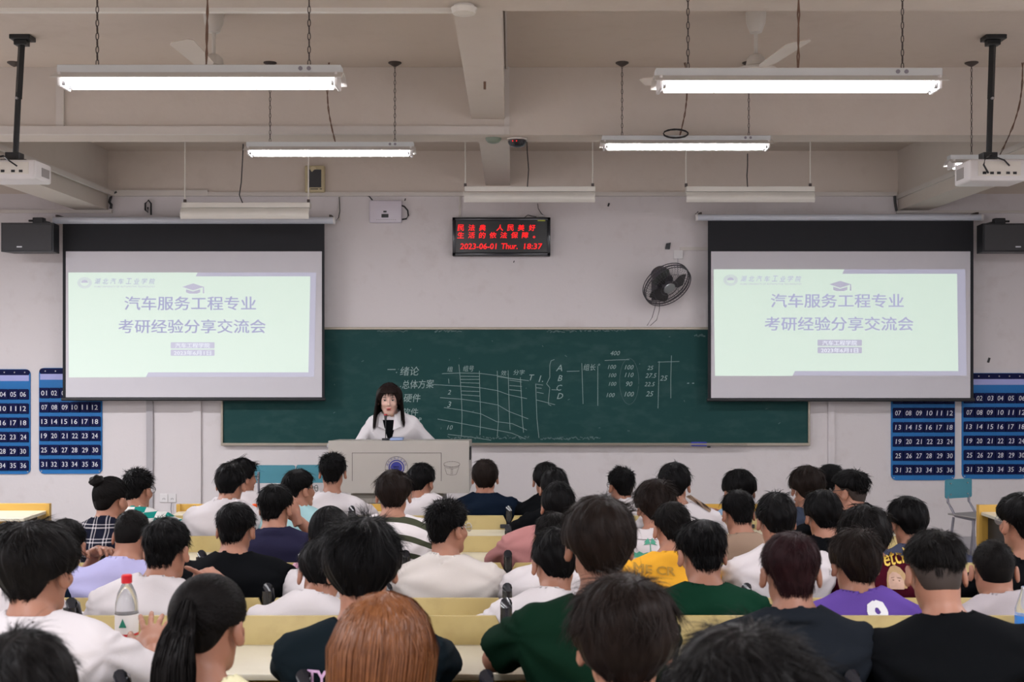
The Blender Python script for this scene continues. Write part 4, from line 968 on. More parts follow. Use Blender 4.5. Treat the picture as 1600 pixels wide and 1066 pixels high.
# one finely meshed hand per pose: wrist at the origin, fingers along +Y, palm facing -Z, thumb towards -X
def hand_proto(curl, spread, point=False):
    f = Field((-0.085, -0.05, -0.11), (0.075, 0.21, 0.05), 0.0042)
    pr = [('c', 0.012, (0, -0.04, 0), (0, 0.01, 0), 0.026, 0.026), ('e', 0.02, (0, 0.045, -0.002), (0.042, 0.05, 0.016))]
    pr += [('e', 0.015, (-0.026, 0.03, -0.012), (0.02, 0.034, 0.017))]
    for i, (x, L) in enumerate(((-0.031, 0.070), (-0.010, 0.079), (0.011, 0.073), (0.031, 0.057))):
        p = Vector((x, 0.082-abs(x+0.01)*0.25, 0)); a = math.radians(spread*(i-1.4)); c = curl*(0.12 if point and i == 0 else 1.0)*(1+0.1*i); ang = -c*0.35; r = 0.0096
        for j, sl in enumerate((0.45, 0.31, 0.24)):
            ang -= c*(0.55 if j else 0.25)
            q_ = p+Vector((math.sin(a)*math.cos(ang), math.cos(a)*math.cos(ang), math.sin(ang)))*L*sl
            pr.append(('c', 0.004, tuple(p), tuple(q_), r, r*0.9)); r *= 0.92; p = q_
    p = Vector((-0.032, 0.018, -0.006)); dirs = (Vector((-0.75, 0.62, -0.2)), Vector((-0.45, 0.85, -0.3-curl*0.2)), Vector((-0.2, 0.9, -0.4-curl*0.3)))
    for j, (dv, L) in enumerate(zip(dirs, (0.032, 0.03, 0.026))):
        q_ = p+dv.normalized()*L; pr.append(('c', 0.006, tuple(p), tuple(q_), 0.0125-0.001*j, 0.0115-0.001*j)); p = q_
    f.add(pr); return f.mesh()
HANDS = {'relax': hand_proto(0.55, 4), 'open': hand_proto(0.22, 11), 'point': hand_proto(1.25, 3, True), 'grip': hand_proto(0.9, 5)}
def place_hand(kind, wrist, fdir, pdir, mirror, s=1.0):
    """fdir: finger direction, pdir: palm direction"""
    V, Q = HANDS[kind]; y = Vector(fdir).normalized(); z = -(Vector(pdir)-y*Vector(pdir).dot(y)).normalized(); x = y.cross(z)
    V = V.copy()
    if mirror: V[:, 0] *= -1; Q = Q[:, ::-1]
    A = np.array([x, y, z]); return V*s @ A+np.array(wrist), Q

def rot3(yaw, pitch, roll):
    return np.array((Matrix.Rotation(math.radians(yaw), 3, 'Z') @ Matrix.Rotation(-math.radians(pitch), 3, 'X') @ Matrix.Rotation(math.radians(roll), 3, 'Y')), np.float32)
SHOE = None
def strands(hd, n, length, K, width, lift, grav, puff, zl, seed, whorl=(0.012, -0.045, 0.1), rnd=0.35, top_only=None, swirl=0.25, minr=None, part=False, trimmed=True, clump=0):
    """ribbons of hair in head space; returns V,Q"""
    rg = np.random.default_rng(seed)
    d = rg.normal(size=(n*4, 3)); d /= np.linalg.norm(d, axis=1)[:, None]; r = hd['r']+puff*0.82; p = d*r+hd['c']
    ok = p[:, 2] > zl(p[:, 0], p[:, 1])+0.004
    if top_only is not None: ok &= top_only(p)
    p = p[ok][:n]; n = len(p)
    W = np.array(whorl)
    if clump:
        ci = rg.integers(0, n, clump); dd = ((p[:, None, :]-p[None, ci, :])**2).sum(-1); near = ci[dd.argmin(1)]; jit = rg.normal(size=(n, 3))[near]
    else: jit = np.zeros((n, 3))
    r_in = hd['r']+puff*0.72
    trim = 0.002+0.016*rg.random(n) if trimmed else 9.0
    L = length*(0.65+0.6*rg.random(n)); path = [p]; cur = p.copy(); rn = rg.normal(size=(n, 3))*rnd*0.6+jit*rnd
    for i in range(K):
        q = cur-hd['c']; nrm = q/(hd['r']**2); nrm /= np.linalg.norm(nrm, axis=1)[:, None]
        t = cur-W
        if part: t = np.stack([np.where(cur[:, 0] > hd.get('px', 0), 1.0, -1.0)*0.9, -0.3+0*cur[:, 1], -0.2+0*cur[:, 2]], 1)
        t -= nrm*(t*nrm).sum(1)[:, None]; t /= np.linalg.norm(t, axis=1)[:, None]+1e-6
        dirv = t+np.cross(nrm, t)*swirl+nrm*lift*(1 if i < K*0.6 else 0.3)+rn+np.array([0, 0, -1.0])*grav*(i+1)/K
        dirv /= np.linalg.norm(dirv, axis=1)[:, None]
        cur = cur+dirv*(L/K)[:, None]
        q = cur-hd['c']; k0 = np.sqrt(((q/r_in)**2).sum(1)); m = k0 < 1.0
        cur[m] = (q[m]/k0[m][:, None])+hd['c']
        stop = cur[:, 2] < zl(cur[:, 0], cur[:, 1])-trim; cur = np.where(stop[:, None], path[-1], cur)
        path.append(cur.copy())
    Pp = np.stack(path, 1); tan = np.gradient(Pp, axis=1); q = Pp-hd['c']; nn = q/np.linalg.norm(q, axis=2)[..., None]
    side = np.cross(tan, nn+rg.normal(size=(n, 1, 3))*0.35); side /= np.linalg.norm(side, axis=2)[..., None]+1e-9
    tp = np.linspace(1, 0.12, K+1)**0.7; wv = width*(0.6+0.8*rg.random(n))[:, None, None]*tp[None, :, None]
    V = np.stack([Pp-side*wv/2, Pp+side*wv/2], 2).reshape(-1, 3)
    b = (np.arange(n)*(K+1)*2)[:, None]+2*np.arange(K)[None, :]
    Q = np.stack([b, b+1, b+3, b+2], -1).reshape(-1, 4)
    return V, Q
def curtain(hd, n, length, K, width, seed, fwd=0.3, thick=0.03, part_x=0.0, wave=0.004, back_only=False, fwdy=0.0):
    """long straight hair falling from the parting over the skull and down"""
    rg = np.random.default_rng(seed); c, r = hd['c'], hd['r']+0.010
    u = rg.random(n)*2-1; side = np.sign(rg.random(n)-0.5); th0 = rg.random(n)
    # start on the parting line (front to crown), fan out by azimuth
    az = (rg.random(n)*2-1)*math.pi*(0.62 if not back_only else 0.45)
    # azimuth 0 = straight back, +-pi*0.62 = beside the cheeks
    dirx, diry = np.sin(az)*1.0, -np.cos(az)
    st = np.stack([part_x+0*az, 0.035*np.abs(az)/2-0.03+0.02*rg.normal(size=n), np.zeros(n)], 1)
    rr = r+thick*rg.random((n, 1))*np.array([0.8, 1.0, 0.55])
    paths = []; L = length*(0.82+0.3*rg.random(n))
    q = (st)/rr; zz = np.sqrt(np.clip(1-q[:, 0]**2-q[:, 1]**2, 0.02, 1)); cur = np.stack([q[:, 0]*rr[:, 0], q[:, 1]*rr[:, 1], zz*rr[:, 2]], 1)
    ph = rg.random(n)*6; target = np.stack([dirx, diry], 1)
    for i in range(K+1):
        paths.append(cur+c)
        dv = np.stack([target[:, 0], target[:, 1], -0.25+0*az], 1)
        nrm = cur/(rr**2); nrm /= np.linalg.norm(nrm, axis=1)[:, None]
        below = cur[:, 2] < 0.0
        t = dv-nrm*(dv*nrm).sum(1)[:, None]; t /= np.linalg.norm(t, axis=1)[:, None]+1e-6
        t[below] = np.stack([0.0*az-(0.1 if not fwdy else -0.12)*target[:, 0], -0.02+fwdy*(np.abs(az) > 0.9)*min(1, i/6), -1+0*az], 1)[below]
        t[:, 0] += wave*20*np.sin(ph+i*0.9)*0.15; t /= np.linalg.norm(t, axis=1)[:, None]
        nxt = cur+t*(L/K)[:, None]
        k0 = np.sqrt(((nxt/rr)**2).sum(1)); m = (k0 < 1) | (~below & (nxt[:, 2] > 0)); nxt[m] = nxt[m]/k0[m][:, None]
        cur = nxt
    Pp = np.stack(paths, 1); tan = np.gradient(Pp, axis=1); qv = (Pp-c)*np.array([1, 1, 0.15]); nn = qv/(np.linalg.norm(qv, axis=2)[..., None]+1e-6)
    sd = np.cross(tan, nn+rg.normal(size=(n, 1, 3))*0.25); sd /= np.linalg.norm(sd, axis=2)[..., None]+1e-9
    tp = np.linspace(1, 0.35, K+1); wv = width*(0.6+0.8*rg.random(n))[:, None, None]*tp[None, :, None]
    V = np.stack([Pp-sd*wv/2, Pp+sd*wv/2], 2).reshape(-1, 3)
    b = (np.arange(n)*(K+1)*2)[:, None]+2*np.arange(K)[None, :]
    return V, np.stack([b, b+1, b+3, b+2], -1).reshape(-1, 4)

SHOES = []
def person(label, hx, ty, d, wpx, row, shirt='white', yaw=0, pitch=8, roll=0, hair='short', hc='black', sh=1.0, sx=None, lean=None, skin='skin', arms=None, collar=0,
           glasses=None, drop=0.0, sleeve=0.62, standing=False, face=False, lod=None, wrinkle=0.0065, coat=None, shy=0.0, hoff=0.0, seed=None, length=None, tr='trouser', hemz=None, group='students seated on the benches'):
    idx = len(PEOPLE); seed = idx*13+5 if seed is None else seed; rg = np.random.default_rng(seed)
    fl = 0.0 if (row is None or row < 5) else 0.11
    W = wpx*d/F_PX; top = Z(ty, d); hX = X(hx, d)
    hs = 1.0; puff = min(max((W-0.158)/2, 0.010), 0.036); hs = min(max(W/0.205, 0.93), 1.06)
    near = d < 4.6; mid = d < 6.3
    hh = 0.0052 if near else (0.0065 if mid else 0.0078)
    R = rot3(yaw, pitch, roll); sgn = -1 if standing else 1
    # head frame: skull centre
    style = hair; toph = {'buzz': 0.006, 'fade': 0.016, 'short': 0.016, 'spiky': 0.024, 'puffy': 0.026, 'mop': 0.028, 'long': 0.014, 'pony': 0.013, 'bun': 0.013, 'bob': 0.02}[style]
    hc_z = top-(0.108*hs+toph+0.0)
    # everything is built relative to root (x = seat centre, y = hips, z = floor), facing +Y
    rowy = (ROWS[row]+0.20) if not standing else d+0.22
    bx = hX if sx is None else X(sx, d)
    head = np.array([(hX-bx)*sgn, (d-rowy)*sgn, hc_z-fl], np.float32)
    def HL(p): return head+R @ (np.asarray(p, np.float32)*hs)
    neckb = head+np.array([-0.25*(hX-bx)*sgn, -0.040-0.0015*pitch, -0.150*hs-drop], np.float32)
    zs = neckb[2]-0.058*1.0; ys = neckb[1]-0.012+shy; shw = 0.168*sh; nx = neckb[0]*0.35
    SHL = np.array([nx-shw, ys, zs]); SHR = np.array([nx+shw, ys, zs])
    if standing: hipz, hy = 0.92, 0.0
    else: hipz, hy = 0.56, 0.0
    # spine
    P0 = np.array([0, hy, hipz]); P1 = np.array([nx*0.4, hy+(ys-hy)*0.30, hipz+(zs-hipz)*0.38]); P2 = np.array([nx*0.8, hy+(ys-hy)*0.78-0.012, hipz+(zs-hipz)*0.74])
    tw = 1.0 if sh >= 0.93 else 0.9
    def torso(g, k=0.05):
        ee = lambda c, r, *a: ('e', k, c, tuple(np.array(r)+g), *a)
        up = (ys-hy)/(zs-hipz+1e-6); a = math.atan(up); Rt = np.array(Matrix.Rotation(-a, 3, 'X'), np.float32)
        pr = [ee(P0, (0.165*tw, 0.125, 0.13)), ee(P1, (0.145*tw, 0.105, 0.17), Rt), ee(P2, (0.165*tw*sh, 0.112, 0.175), Rt),
              ('c', k, (nx-shw*0.80, ys-0.014, zs-0.035), (nx+shw*0.80, ys-0.014, zs-0.035), 0.062+g, 0.062+g),
              ('c', 0.03, neckb+np.array([0, -0.012, 0.012]), SHL+np.array([0.03, 0, 0.004]), 0.052+g, 0.047+g), ('c', 0.03, neckb+np.array([0, -0.012, 0.012]), SHR+np.array([-0.03, 0, 0.004]), 0.052+g, 0.047+g)]
        return pr
    # arms
    deskz = (LB[row-1][2] if row and row-1 in LB else 0.77)-fl if not standing else 0
    dfar = ((ROWS[row-1]-0.36) if row and row > 1 else 8.02)-rowy
    A_ = {}
    for side, S_ in ((-1, SHL), (1, SHR)):
        spec = (arms or {}).get('L' if side < 0 else 'R', 'desk')
        hk, fd, pdn = 'relax', (-side*0.75, 0.65, 0.0), (0, 0, -1)
        if spec == 'desk':
            Wp = np.array([nx+side*0.12, max(dfar+0.13, ys+0.22), deskz+0.035]); pole = (side*0.8, -0.15, -0.5)
        elif spec == 'wide':
            Wp = np.array([nx+side*0.24, max(dfar+0.12, ys+0.24), deskz+0.035]); pole = (side*1.0, -0.15, -0.75); fd = (-side*0.9, 0.4, 0)
        elif spec == 'lap':
            Wp = np.array([nx+side*0.12, ys+0.22, 0.66]); pole = (side*0.5, -0.3, -0.8); fd = (-side*0.4, 0.9, -0.2)
        else:
            wpt, pole, hk, fd, pdn = spec; Wp = np.array(wpt)
        E_, Wp2 = ik(S_, Wp, 0.285, 0.25, pole); A_[side] = (np.array(S_), np.array(E_), np.array(Wp2), hk, fd, pdn)
    # ---- body mesh: fine head + neck, coarser torso and limbs, fine hands
    hf = Field(np.minimum(head-0.17, neckb-np.array([0.12, 0.1, 0.045])), np.maximum(head+0.17, neckb+0.1), hh)
    Rm_ = R
    def E(k, c, r, Rl=None): return ('e', k, HL(c), tuple(np.array(r)*hs), Rm_ if Rl is None else Rm_ @ Rl)
    hp = [E(0.02, (0, -0.012, 0.022), (0.073, 0.091, 0.084)), E(0.03, (0, 0.022, -0.045), (0.058, 0.066, 0.078)), E(0.025, (0, 0.062, -0.103), (0.026, 0.024, 0.022)),
          ('c', 0.03, HL((-0.045, 0.0, -0.065)), HL((-0.02, 0.06, -0.105)), 0.016*hs, 0.014*hs), ('c', 0.03, HL((0.045, 0.0, -0.065)), HL((0.02, 0.06, -0.105)), 0.016*hs, 0.014*hs),
          ('c', 0.03, HL((0, -0.03, -0.055)), neckb+np.array([0, -0.004, -0.06]), 0.053*hs*(0.92 if sh < 0.93 else 1), 0.060*(0.88 if sh < 0.93 else 1)),
          ('c', 0.035, neckb+np.array([0, -0.012, 0.012]), SHL+np.array([0.03, 0, 0.004]), 0.046, 0.042), ('c', 0.035, neckb+np.array([0, -0.012, 0.012]), SHR+np.array([-0.03, 0, 0.004]), 0.046, 0.042)]
    hp += [('-e', 0.012, HL((s_*0.031, 0.098, -0.004)), (0.019*hs, 0.017*hs, 0.012*hs), Rm_) for s_ in (-1, 1)]
    hp += [('c', 0.012, HL((0, 0.086, 0.0)), HL((0, 0.103, -0.036)), 0.008*hs, 0.0115*hs), E(0.006, (0.010, 0.094, -0.042), (0.008, 0.008, 0.006)), E(0.006, (-0.010, 0.094, -0.042), (0.008, 0.008, 0.006)),
           E(0.02, (0.036, 0.068, -0.035), (0.022, 0.018, 0.02)), E(0.02, (-0.036, 0.068, -0.035), (0.022, 0.018, 0.02)), E(0.008, (0, 0.088, -0.068), (0.022, 0.010, 0.006)), E(0.008, (0, 0.086, -0.078), (0.019, 0.010, 0.007))]
    for s_ in (-1, 1):
        Re = np.array(Matrix.Rotation(s_*math.radians(-26), 3, 'Z') @ Matrix.Rotation(math.radians(10), 3, 'X'), np.float32)
        hp += [('e', 0.006, HL((s_*0.087, -0.006, -0.024)), (0.0095*hs, 0.020*hs, 0.034*hs), Rm_ @ Re), ('-e', 0.004, HL((s_*0.097, 0.004, -0.020)), (0.006*hs, 0.010*hs, 0.020*hs), Rm_ @ Re)]
    hf.add(hp); Vh, Qh = hf.mesh()
    bh = 0.014 if near else 0.018
    pts = [A_[s_][i] for s_ in (-1, 1) for i in range(3)]+[SHL+np.array([-0.02, -0.1, 0]), SHR+np.array([0.02, 0.08, 0])]
    lo = np.minimum.reduce(pts+[P0-np.array([0.19, 0.15, 0.14])])-0.07; hi = np.maximum.reduce(pts+[P0+0.19, np.array([0.19, 0.52 if not standing else 0.2, 0.1])])+0.08
    lo[2] = 0.0 if not standing else 0.0
    bf = Field(lo, hi, bh); bp = torso(-0.004)
    for s_ in (-1, 1):
        S_, E_, W_, *_r = A_[s_]
        bp += [('c', 0.03, S_, E_, 0.047, 0.038), ('c', 0.012, E_, E_+(W_-E_)*0.35, 0.037, 0.038), ('c', 0.012, E_+(W_-E_)*0.35, W_, 0.037, 0.0255)]
        if standing: bp += [('c', 0.04, (s_*0.09, 0, 0.88), (s_*0.1, 0.02, 0.48), 0.085, 0.055), ('c', 0.02, (s_*0.1, 0.02, 0.48), (s_*0.1, 0, 0.07), 0.055, 0.036)]
        else: bp += [('c', 0.04, (s_*0.085, 0.02, 0.53), (s_*0.13, 0.43, 0.53), 0.080, 0.056), ('c', 0.02, (s_*0.13, 0.43, 0.53), (s_*0.13, 0.45, 0.08), 0.054, 0.036)]
    bf.add(bp); Vb, Qb = bf.mesh()
    parts = [(Vh, Qh, 0), (Vb, Qb, 0)]
    for s_ in (-1, 1):
        S_, E_, W_, hk, fd, pdn = A_[s_]
        V_, Q_ = place_hand(hk, W_, fd, pdn, s_ < 0, 1.0 if sh >= 0.93 else 0.9)
        parts.append((V_, Q_, 0))
    root = empty('person', (bx, rowy, fl), label, 'person', group, math.pi if standing else 0.0)
    link('body', make_mesh('body', parts, [M[skin]]), None, root, False)
    # ---- shirt
    shh = 0.0095 if near else (0.012 if mid else 0.014)
    sl_e = {s_: A_[s_][0]+(A_[s_][1]-A_[s_][0])*min(sleeve, 1.0) for s_ in (-1, 1)}
    ptsS = [sl_e[-1], sl_e[1], SHL+np.array([-0.05, -0.07, 0]), SHR+np.array([0.05, 0.06, 0])]+([A_[s_][1] for s_ in (-1, 1)] if sleeve > 1 else [])+([A_[s_][2] for s_ in (-1, 1)] if sleeve > 1 else [])
    lo = np.minimum.reduce(ptsS+[P0-np.array([0.19, 0.14, 0.09])])-0.09; hi = np.maximum.reduce(ptsS+[P0+np.array([0.19, 0.16, 0.1]), neckb+0.05])+0.09; lo[2] = hipz-0.10
    sf = Field(lo, hi, shh); g = 0.013 if not coat else 0.022
    sp = torso(g, 0.055); ra, rb = (0.060, 0.074) if sh >= 0.93 else (0.056, 0.064)
    for s_ in (-1, 1):
        S_, E_, W_, *_r = A_[s_]
        sp.append(('c', 0.035, S_, sl_e[s_], ra, rb, sleeve < 1))
        if sleeve > 1: sp.append(('c', 0.03, E_, E_+(W_-E_)*(min(sleeve, 1.9)-1), 0.06, 0.045, True))
    sf.add(sp)
    if hh and wrinkle:
        G = sf.grid(); f = np.zeros(sf.F.shape, np.float32)
        for _ in range(5):
            kx, ky, kz = rg.normal(size=3)*np.array([16, 14, 11]); f += np.sin(G[..., 0]*kx+G[..., 1]*ky+G[..., 2]*kz+rg.random()*6+1.3*np.sin(G[..., 2]*9+rg.random()*6))/5
        for s_ in (-1, 1):                                    # drape folds fanning from each shoulder
            S_ = A_[s_][0]; ang = np.arctan2((G[..., 2]-S_[2]), np.abs(G[..., 0]-S_[0]*1.15)+0.02); rad = np.sqrt((G[..., 0]-S_[0])**2+(G[..., 2]-S_[2])**2)
            f += 0.55*np.sin(ang*9+rg.random()*6)*np.exp(-((rad-0.13)/0.12)**2)
        sf.F = sf.F+(f*wrinkle*1.6).astype(np.float32); sf.F[:, :, :1] = 0.2
    cn = neckb-head; cn = cn/np.linalg.norm(cn); neckdir = -cn; cr = 0.064 if sh >= 0.93 else 0.06
    nbx = neckb+np.array([0, -0.004, 0.0])
    tiltn = np.array([0, 0.40, 1.0])
    cc = nbx+np.array([0, 0.004, -0.004+0.012*(collar == 3)])
    sf.add([('-c', 0.008, nbx+np.array([0, -0.004, 0.012]), nbx+neckdir*0.2, cr+0.004, cr+0.02)])
    if collar == 0: sf.add([('t', 0.008, cc+np.array([0, -0.002, 0.012]), tiltn, cr+0.006, 0.0075)])
    if collar == 1: sf.add([('t', 0.010, cc+np.array([0, -0.004, 0.018]), tiltn, cr+0.004, 0.010), ('t', 0.012, cc+np.array([0, -0.012, 0.002]), tiltn, cr+0.020, 0.011)])     # polo / shirt collar
    if collar == 2: sf.add([('t', 0.02, cc+np.array([0, -0.03, -0.004]), (0, 0.75, 1.0), cr+0.022, 0.024), ('e', 0.03, nbx+np.array([0, -0.085, -0.06]), (0.10, 0.035, 0.07))])  # hood lying on the back
    Vs, Qs = sf.mesh()
    if coat is not None and hemz is None: pass
    shirt_me = make_mesh('shirt', [(Vs, Qs, 0)], [T[shirt]])
    shirt_o = link('shirt', shirt_me, None, root, False)
    # ---- trousers and shoes
    tf = Field((-0.26, -0.16, 0.05), (0.26, 0.56 if not standing else 0.2, hipz+0.06), 0.02); tp_ = [('e', 0.05, P0+np.array([0, 0, -0.02]), (0.178, 0.135, 0.13))]
    for s_ in (-1, 1):
        if standing: tp_ += [('c', 0.04, (s_*0.09, 0, 0.88), (s_*0.1, 0.02, 0.48), 0.098, 0.072), ('c', 0.02, (s_*0.1, 0.02, 0.48), (s_*0.1, 0, 0.10), 0.072, 0.06)]
        else: tp_ += [('c', 0.04, (s_*0.085, 0.02, 0.53), (s_*0.13, 0.43, 0.53), 0.094, 0.070), ('c', 0.02, (s_*0.13, 0.43, 0.53), (s_*0.13, 0.45, 0.12), 0.068, 0.055)]
    tf.add(tp_); Vt, Qt = tf.mesh(); link('trousers', make_mesh('trousers', [(Vt, Qt, 0)], [T[tr]]), None, root, False)
    if not SHOES:
        f = Field((-0.07, -0.12, -0.01), (0.07, 0.22, 0.13), 0.012); f.add([('e', 0.03, (0, 0.09, 0.04), (0.045, 0.10, 0.04)), ('e', 0.03, (0, -0.03, 0.055), (0.042, 0.06, 0.055))]); V_, Q_ = f.mesh(); SHOES.append(make_mesh('shoe', [(V_, Q_, 0)], [T['trouser']]))
    for s_ in (-1, 1):
        so = link('shoe', SHOES[0], None, root, False); so.location = (s_*(0.1 if standing else 0.13), 0.0 if standing else 0.45, 0.0)
    # ---- hair (built in head space, then posed)
    hd = {'c': np.array([0, -0.012, 0.022]), 'r': np.array([0.073, 0.091, 0.084])+0.002}
    zn = {'buzz': -0.078, 'fade': -0.052, 'short': -0.085, 'spiky': -0.082, 'puffy': -0.090, 'mop': -0.098, 'long': -0.08, 'pony': -0.07, 'bun': -0.072, 'bob': -0.12}[style]
    fz = 0.052
    def zl(x, y):
        t1 = np.clip((y+0.058)/0.034, 0, 1); t2 = np.clip((y-0.02)/0.05, 0, 1)
        a = zn+({'fade': 0.016, 'buzz': 0.010, 'mop': -0.018, 'puffy': -0.010, 'bob': -0.06, 'long': -0.06}.get(style, -0.002)-zn)*t1
        return a+(fz-a)*t2+np.clip((np.abs(x)-0.018)/0.045, 0, 1.3)**2*(1-t1)*({'fade': 0.02, 'buzz': 0.012, 'bob': 0.0, 'long': 0.0, 'mop': 0.022}.get(style, 0.034))
    cap = Field((-0.16, -0.18, -0.17), (0.16, 0.15, 0.19), hh*0.95 if near else hh)
    pf = puff if style not in ('buzz',) else 0.004; topx = toph/ (0.5 if False else 1)
    rcap = hd['r']+np.array([pf*0.86, pf*0.9, toph*0.72]); lowr = max(0.0, pf*0.45)
    compact = style in ('short', 'spiky', 'puffy', 'fade', 'mop')
    hd_full = hd
    if compact: hd = {'c': np.array([0, -0.012, 0.034]), 'r': np.array([0.074+pf*0.80, 0.092+pf*0.85, 0.073+toph*0.68])}; rcap = hd['r']
    hn = {'c': np.array([0, -0.030, -0.030]), 'r': np.array([0.060+lowr*0.5, 0.064+lowr*0.8, 0.074])}; pfs = 0.0 if compact else pf
    if style in ('fade',): cap.add([('e', 0.03, (0, -0.006, 0.036), rcap*np.array([1, 1, 0.97]))])
    else:
        cap.add([('e', 0.02, hd['c'], rcap)])
        cap.add([('e', 0.03, (0, -0.030, -0.030), (0.059+lowr*0.5, 0.062+lowr*0.7, 0.072))])
    if style in ('mop', 'puffy', 'bob'): cap.add([('e', 0.04, (0, -0.02, -0.005+0.01*(style == 'puffy')), (0.074+pf*0.62, 0.084+pf*0.7, 0.075))])
    if style == 'buzz': cap.F += 0.003
    G = cap.grid(); f = np.zeros(cap.F.shape, np.float32)
    az = np.arctan2(G[..., 0]-0.01, -(G[..., 1]+0.045))
    if style != 'buzz':
        f += np.sin(az*11+rg.random()*6+2*np.sin(G[..., 2]*30))*0.5+np.sin(az*23+G[..., 2]*20+rg.random()*6)*0.35
        for _ in range(3): kx = rg.normal(size=3)*38; f += 0.35*np.sin(G @ kx.astype(np.float32)+rg.random()*6)
        cap.F += f*0.0020*(1.6 if style in ('puffy', 'mop', 'spiky') else 1)
    # clip by hairline and by the ears
    zlv = zl(G[..., 0], G[..., 1]); cap.F = np.maximum(cap.F, (zlv-G[..., 2])*0.8)
    cap.F[0], cap.F[-1], cap.F[:, 0], cap.F[:, -1], cap.F[:, :, 0], cap.F[:, :, -1] = 0.1, 0.1, 0.1, 0.1, 0.1, 0.1
    if style in ('long',):
        cap2 = Field((-0.16, -0.2, -0.36), (0.16, 0.15, 0.19), 0.009); cap2.add([('e', 0.02, hd['c'], rcap)])
    Vc, Qc = cap.mesh(); hp_ = [(Vc, Qc, 0)]
    N = int((5200 if d < 3.6 else (3200 if near else (1700 if mid else 1000)))); Wd = 0.0014 if d < 3.6 else (0.0019 if near else (0.0026 if mid else 0.0034)); K = 4 if near else 3
    wh = (0.014*rg.choice([-1, 1]), -0.052, 0.09)
    if style == 'short': hp_.append(strands(hd, N, length or 0.040, K, Wd, 0.08, 0.25, pfs, zl, seed, wh, 0.22, clump=160))
    elif style == 'spiky':
        hp_.append(strands(hd, N, length or 0.034, K, Wd, 0.28, 0.1, pfs, zl, seed, wh, 0.3, clump=160)); hp_.append(strands(hd, N//3, 0.034, K, Wd, 0.9, 0.0, pfs, zl, seed+1, wh, 0.45, top_only=lambda p: p[:, 2] > 0.06, clump=90))
    elif style == 'puffy': hp_.append(strands(hd, int(N*1.1), length or 0.052, K, Wd, 0.06 if d < 3.6 else 0.10, 0.35, pfs, zl, seed, wh, 0.24, clump=150))
    elif style == 'mop': hp_.append(strands(hd, int(N*1.25), length or 0.060, K+1, Wd, 0.11, 0.35, pfs, zl, seed, wh, 0.32, clump=130))
    elif style == 'fade': hp_.append(strands(hd, N, 0.038, K, Wd, 0.12, 0.1, pfs, lambda x, y: zl(x, y)+0.02, seed, wh, 0.22, clump=130))
    elif style == 'buzz': hp_.append(strands(hd, N, 0.012, 2, Wd*0.8, 0.5, 0.0, 0.0, zl, seed, wh, 0.3))
    elif style in ('pony', 'bun'):
        tie = np.array([0, -0.118, 0.040]) if style == 'pony' else np.array([-0.03, -0.09, 0.075])
        rg2 = np.random.default_rng(seed); n = int(N*0.9); dd = rg2.normal(size=(n*3, 3)); dd /= np.linalg.norm(dd, axis=1)[:, None]; p = dd*(rcap+0.0)+hd['c']; p = p[p[:, 2] > zl(p[:, 0], p[:, 1])][:n]; n = len(p)
        path = []
        for i in range(6):
            t = i/5; q = p*(1-t)+tie*t-hd['c']; k0 = np.sqrt(((q/(rcap+0.003))**2).sum(1)); q[k0 < 1] /= k0[k0 < 1][:, None]; path.append(q+hd['c'])
        Pp = np.stack(path, 1); tan = np.gradient(Pp, axis=1); nn = Pp-hd['c']; nn /= np.linalg.norm(nn, axis=2)[..., None]
        sd = np.cross(tan, nn+rg2.normal(size=(n, 1, 3))*0.3); sd /= np.linalg.norm(sd, axis=2)[..., None]+1e-9
        V = np.stack([Pp-sd*Wd/2, Pp+sd*Wd/2], 2).reshape(-1, 3); b = (np.arange(n)*12)[:, None]+2*np.arange(5)[None, :]
        hp_.append((V, np.stack([b, b+1, b+3, b+2], -1).reshape(-1, 4), 0)[:2])
        if style == 'bun':
            f = Field((-0.09, -0.16, 0.0), (0.05, -0.01, 0.16), 0.007); f.add([('t', 0.015, tie+np.array([0, -0.008, 0.012]), (0.2, -0.6, 0.8), 0.024, 0.017), ('e', 0.01, tie+np.array([0, -0.008, 0.014]), (0.026, 0.026, 0.026))])
            G = f.grid(); f.F += 0.003*np.sin(np.arctan2(G[..., 0]-tie[0], G[..., 2]-tie[2])*8+G[..., 1]*60); hp_.append(f.mesh())
        else:
            rg2 = np.random.default_rng(seed+3); n = 1500; K2 = 10; a = rg2.random(n)*6.28; rr = np.sqrt(rg2.random(n)); base = tie+np.stack([0.02*rr*np.cos(a), 0*a, 0.02*rr*np.sin(a)], 1); path = []
            Ri = R.T
            for i in range(K2+1):
                t = i/K2; dn = Ri @ np.array([0.0, -0.03*t, -(0.30 if length is None else length)*t]); out = np.array([0, -0.055*math.sin(min(t*2.4, 1)*math.pi/2), 0.012*math.sin(t*3)])
                spread = np.stack([(0.034*(math.sin(min(t*1.9, 1)*1.5))+0.004)*(rr*np.cos(a)), (0.022*min(t*2.5, 1))*(rr*np.sin(a)), -0.05*t*rg2.random(n)], 1)
                path.append(base+dn+out+spread)
            Pp = np.stack(path, 1); tan = np.gradient(Pp, axis=1); nn = np.array([0, -1.0, 0])+rg2.normal(size=(n, 1, 3))*0.6; sd = np.cross(tan, nn+0*tan); sd /= np.linalg.norm(sd, axis=2)[..., None]+1e-9
            V = np.stack([Pp-sd*0.0018, Pp+sd*0.0018], 2).reshape(-1, 3); b = (np.arange(n)*(K2+1)*2)[:, None]+2*np.arange(K2)[None, :]
            hp_.append((V, np.stack([b, b+1, b+3, b+2], -1).reshape(-1, 4)))
    elif style in ('long', 'bob'):
        Ln = length or (0.40 if style == 'long' else 0.24)
        hp_.append(curtain(hd, 6000 if near else 2400, Ln, 9, 0.0026 if near else 0.0042, seed, thick=0.026 if near else 0.016, part_x=hoff, wave=0.004 if near else 0.012, fwdy=0.55 if face else 0.0))
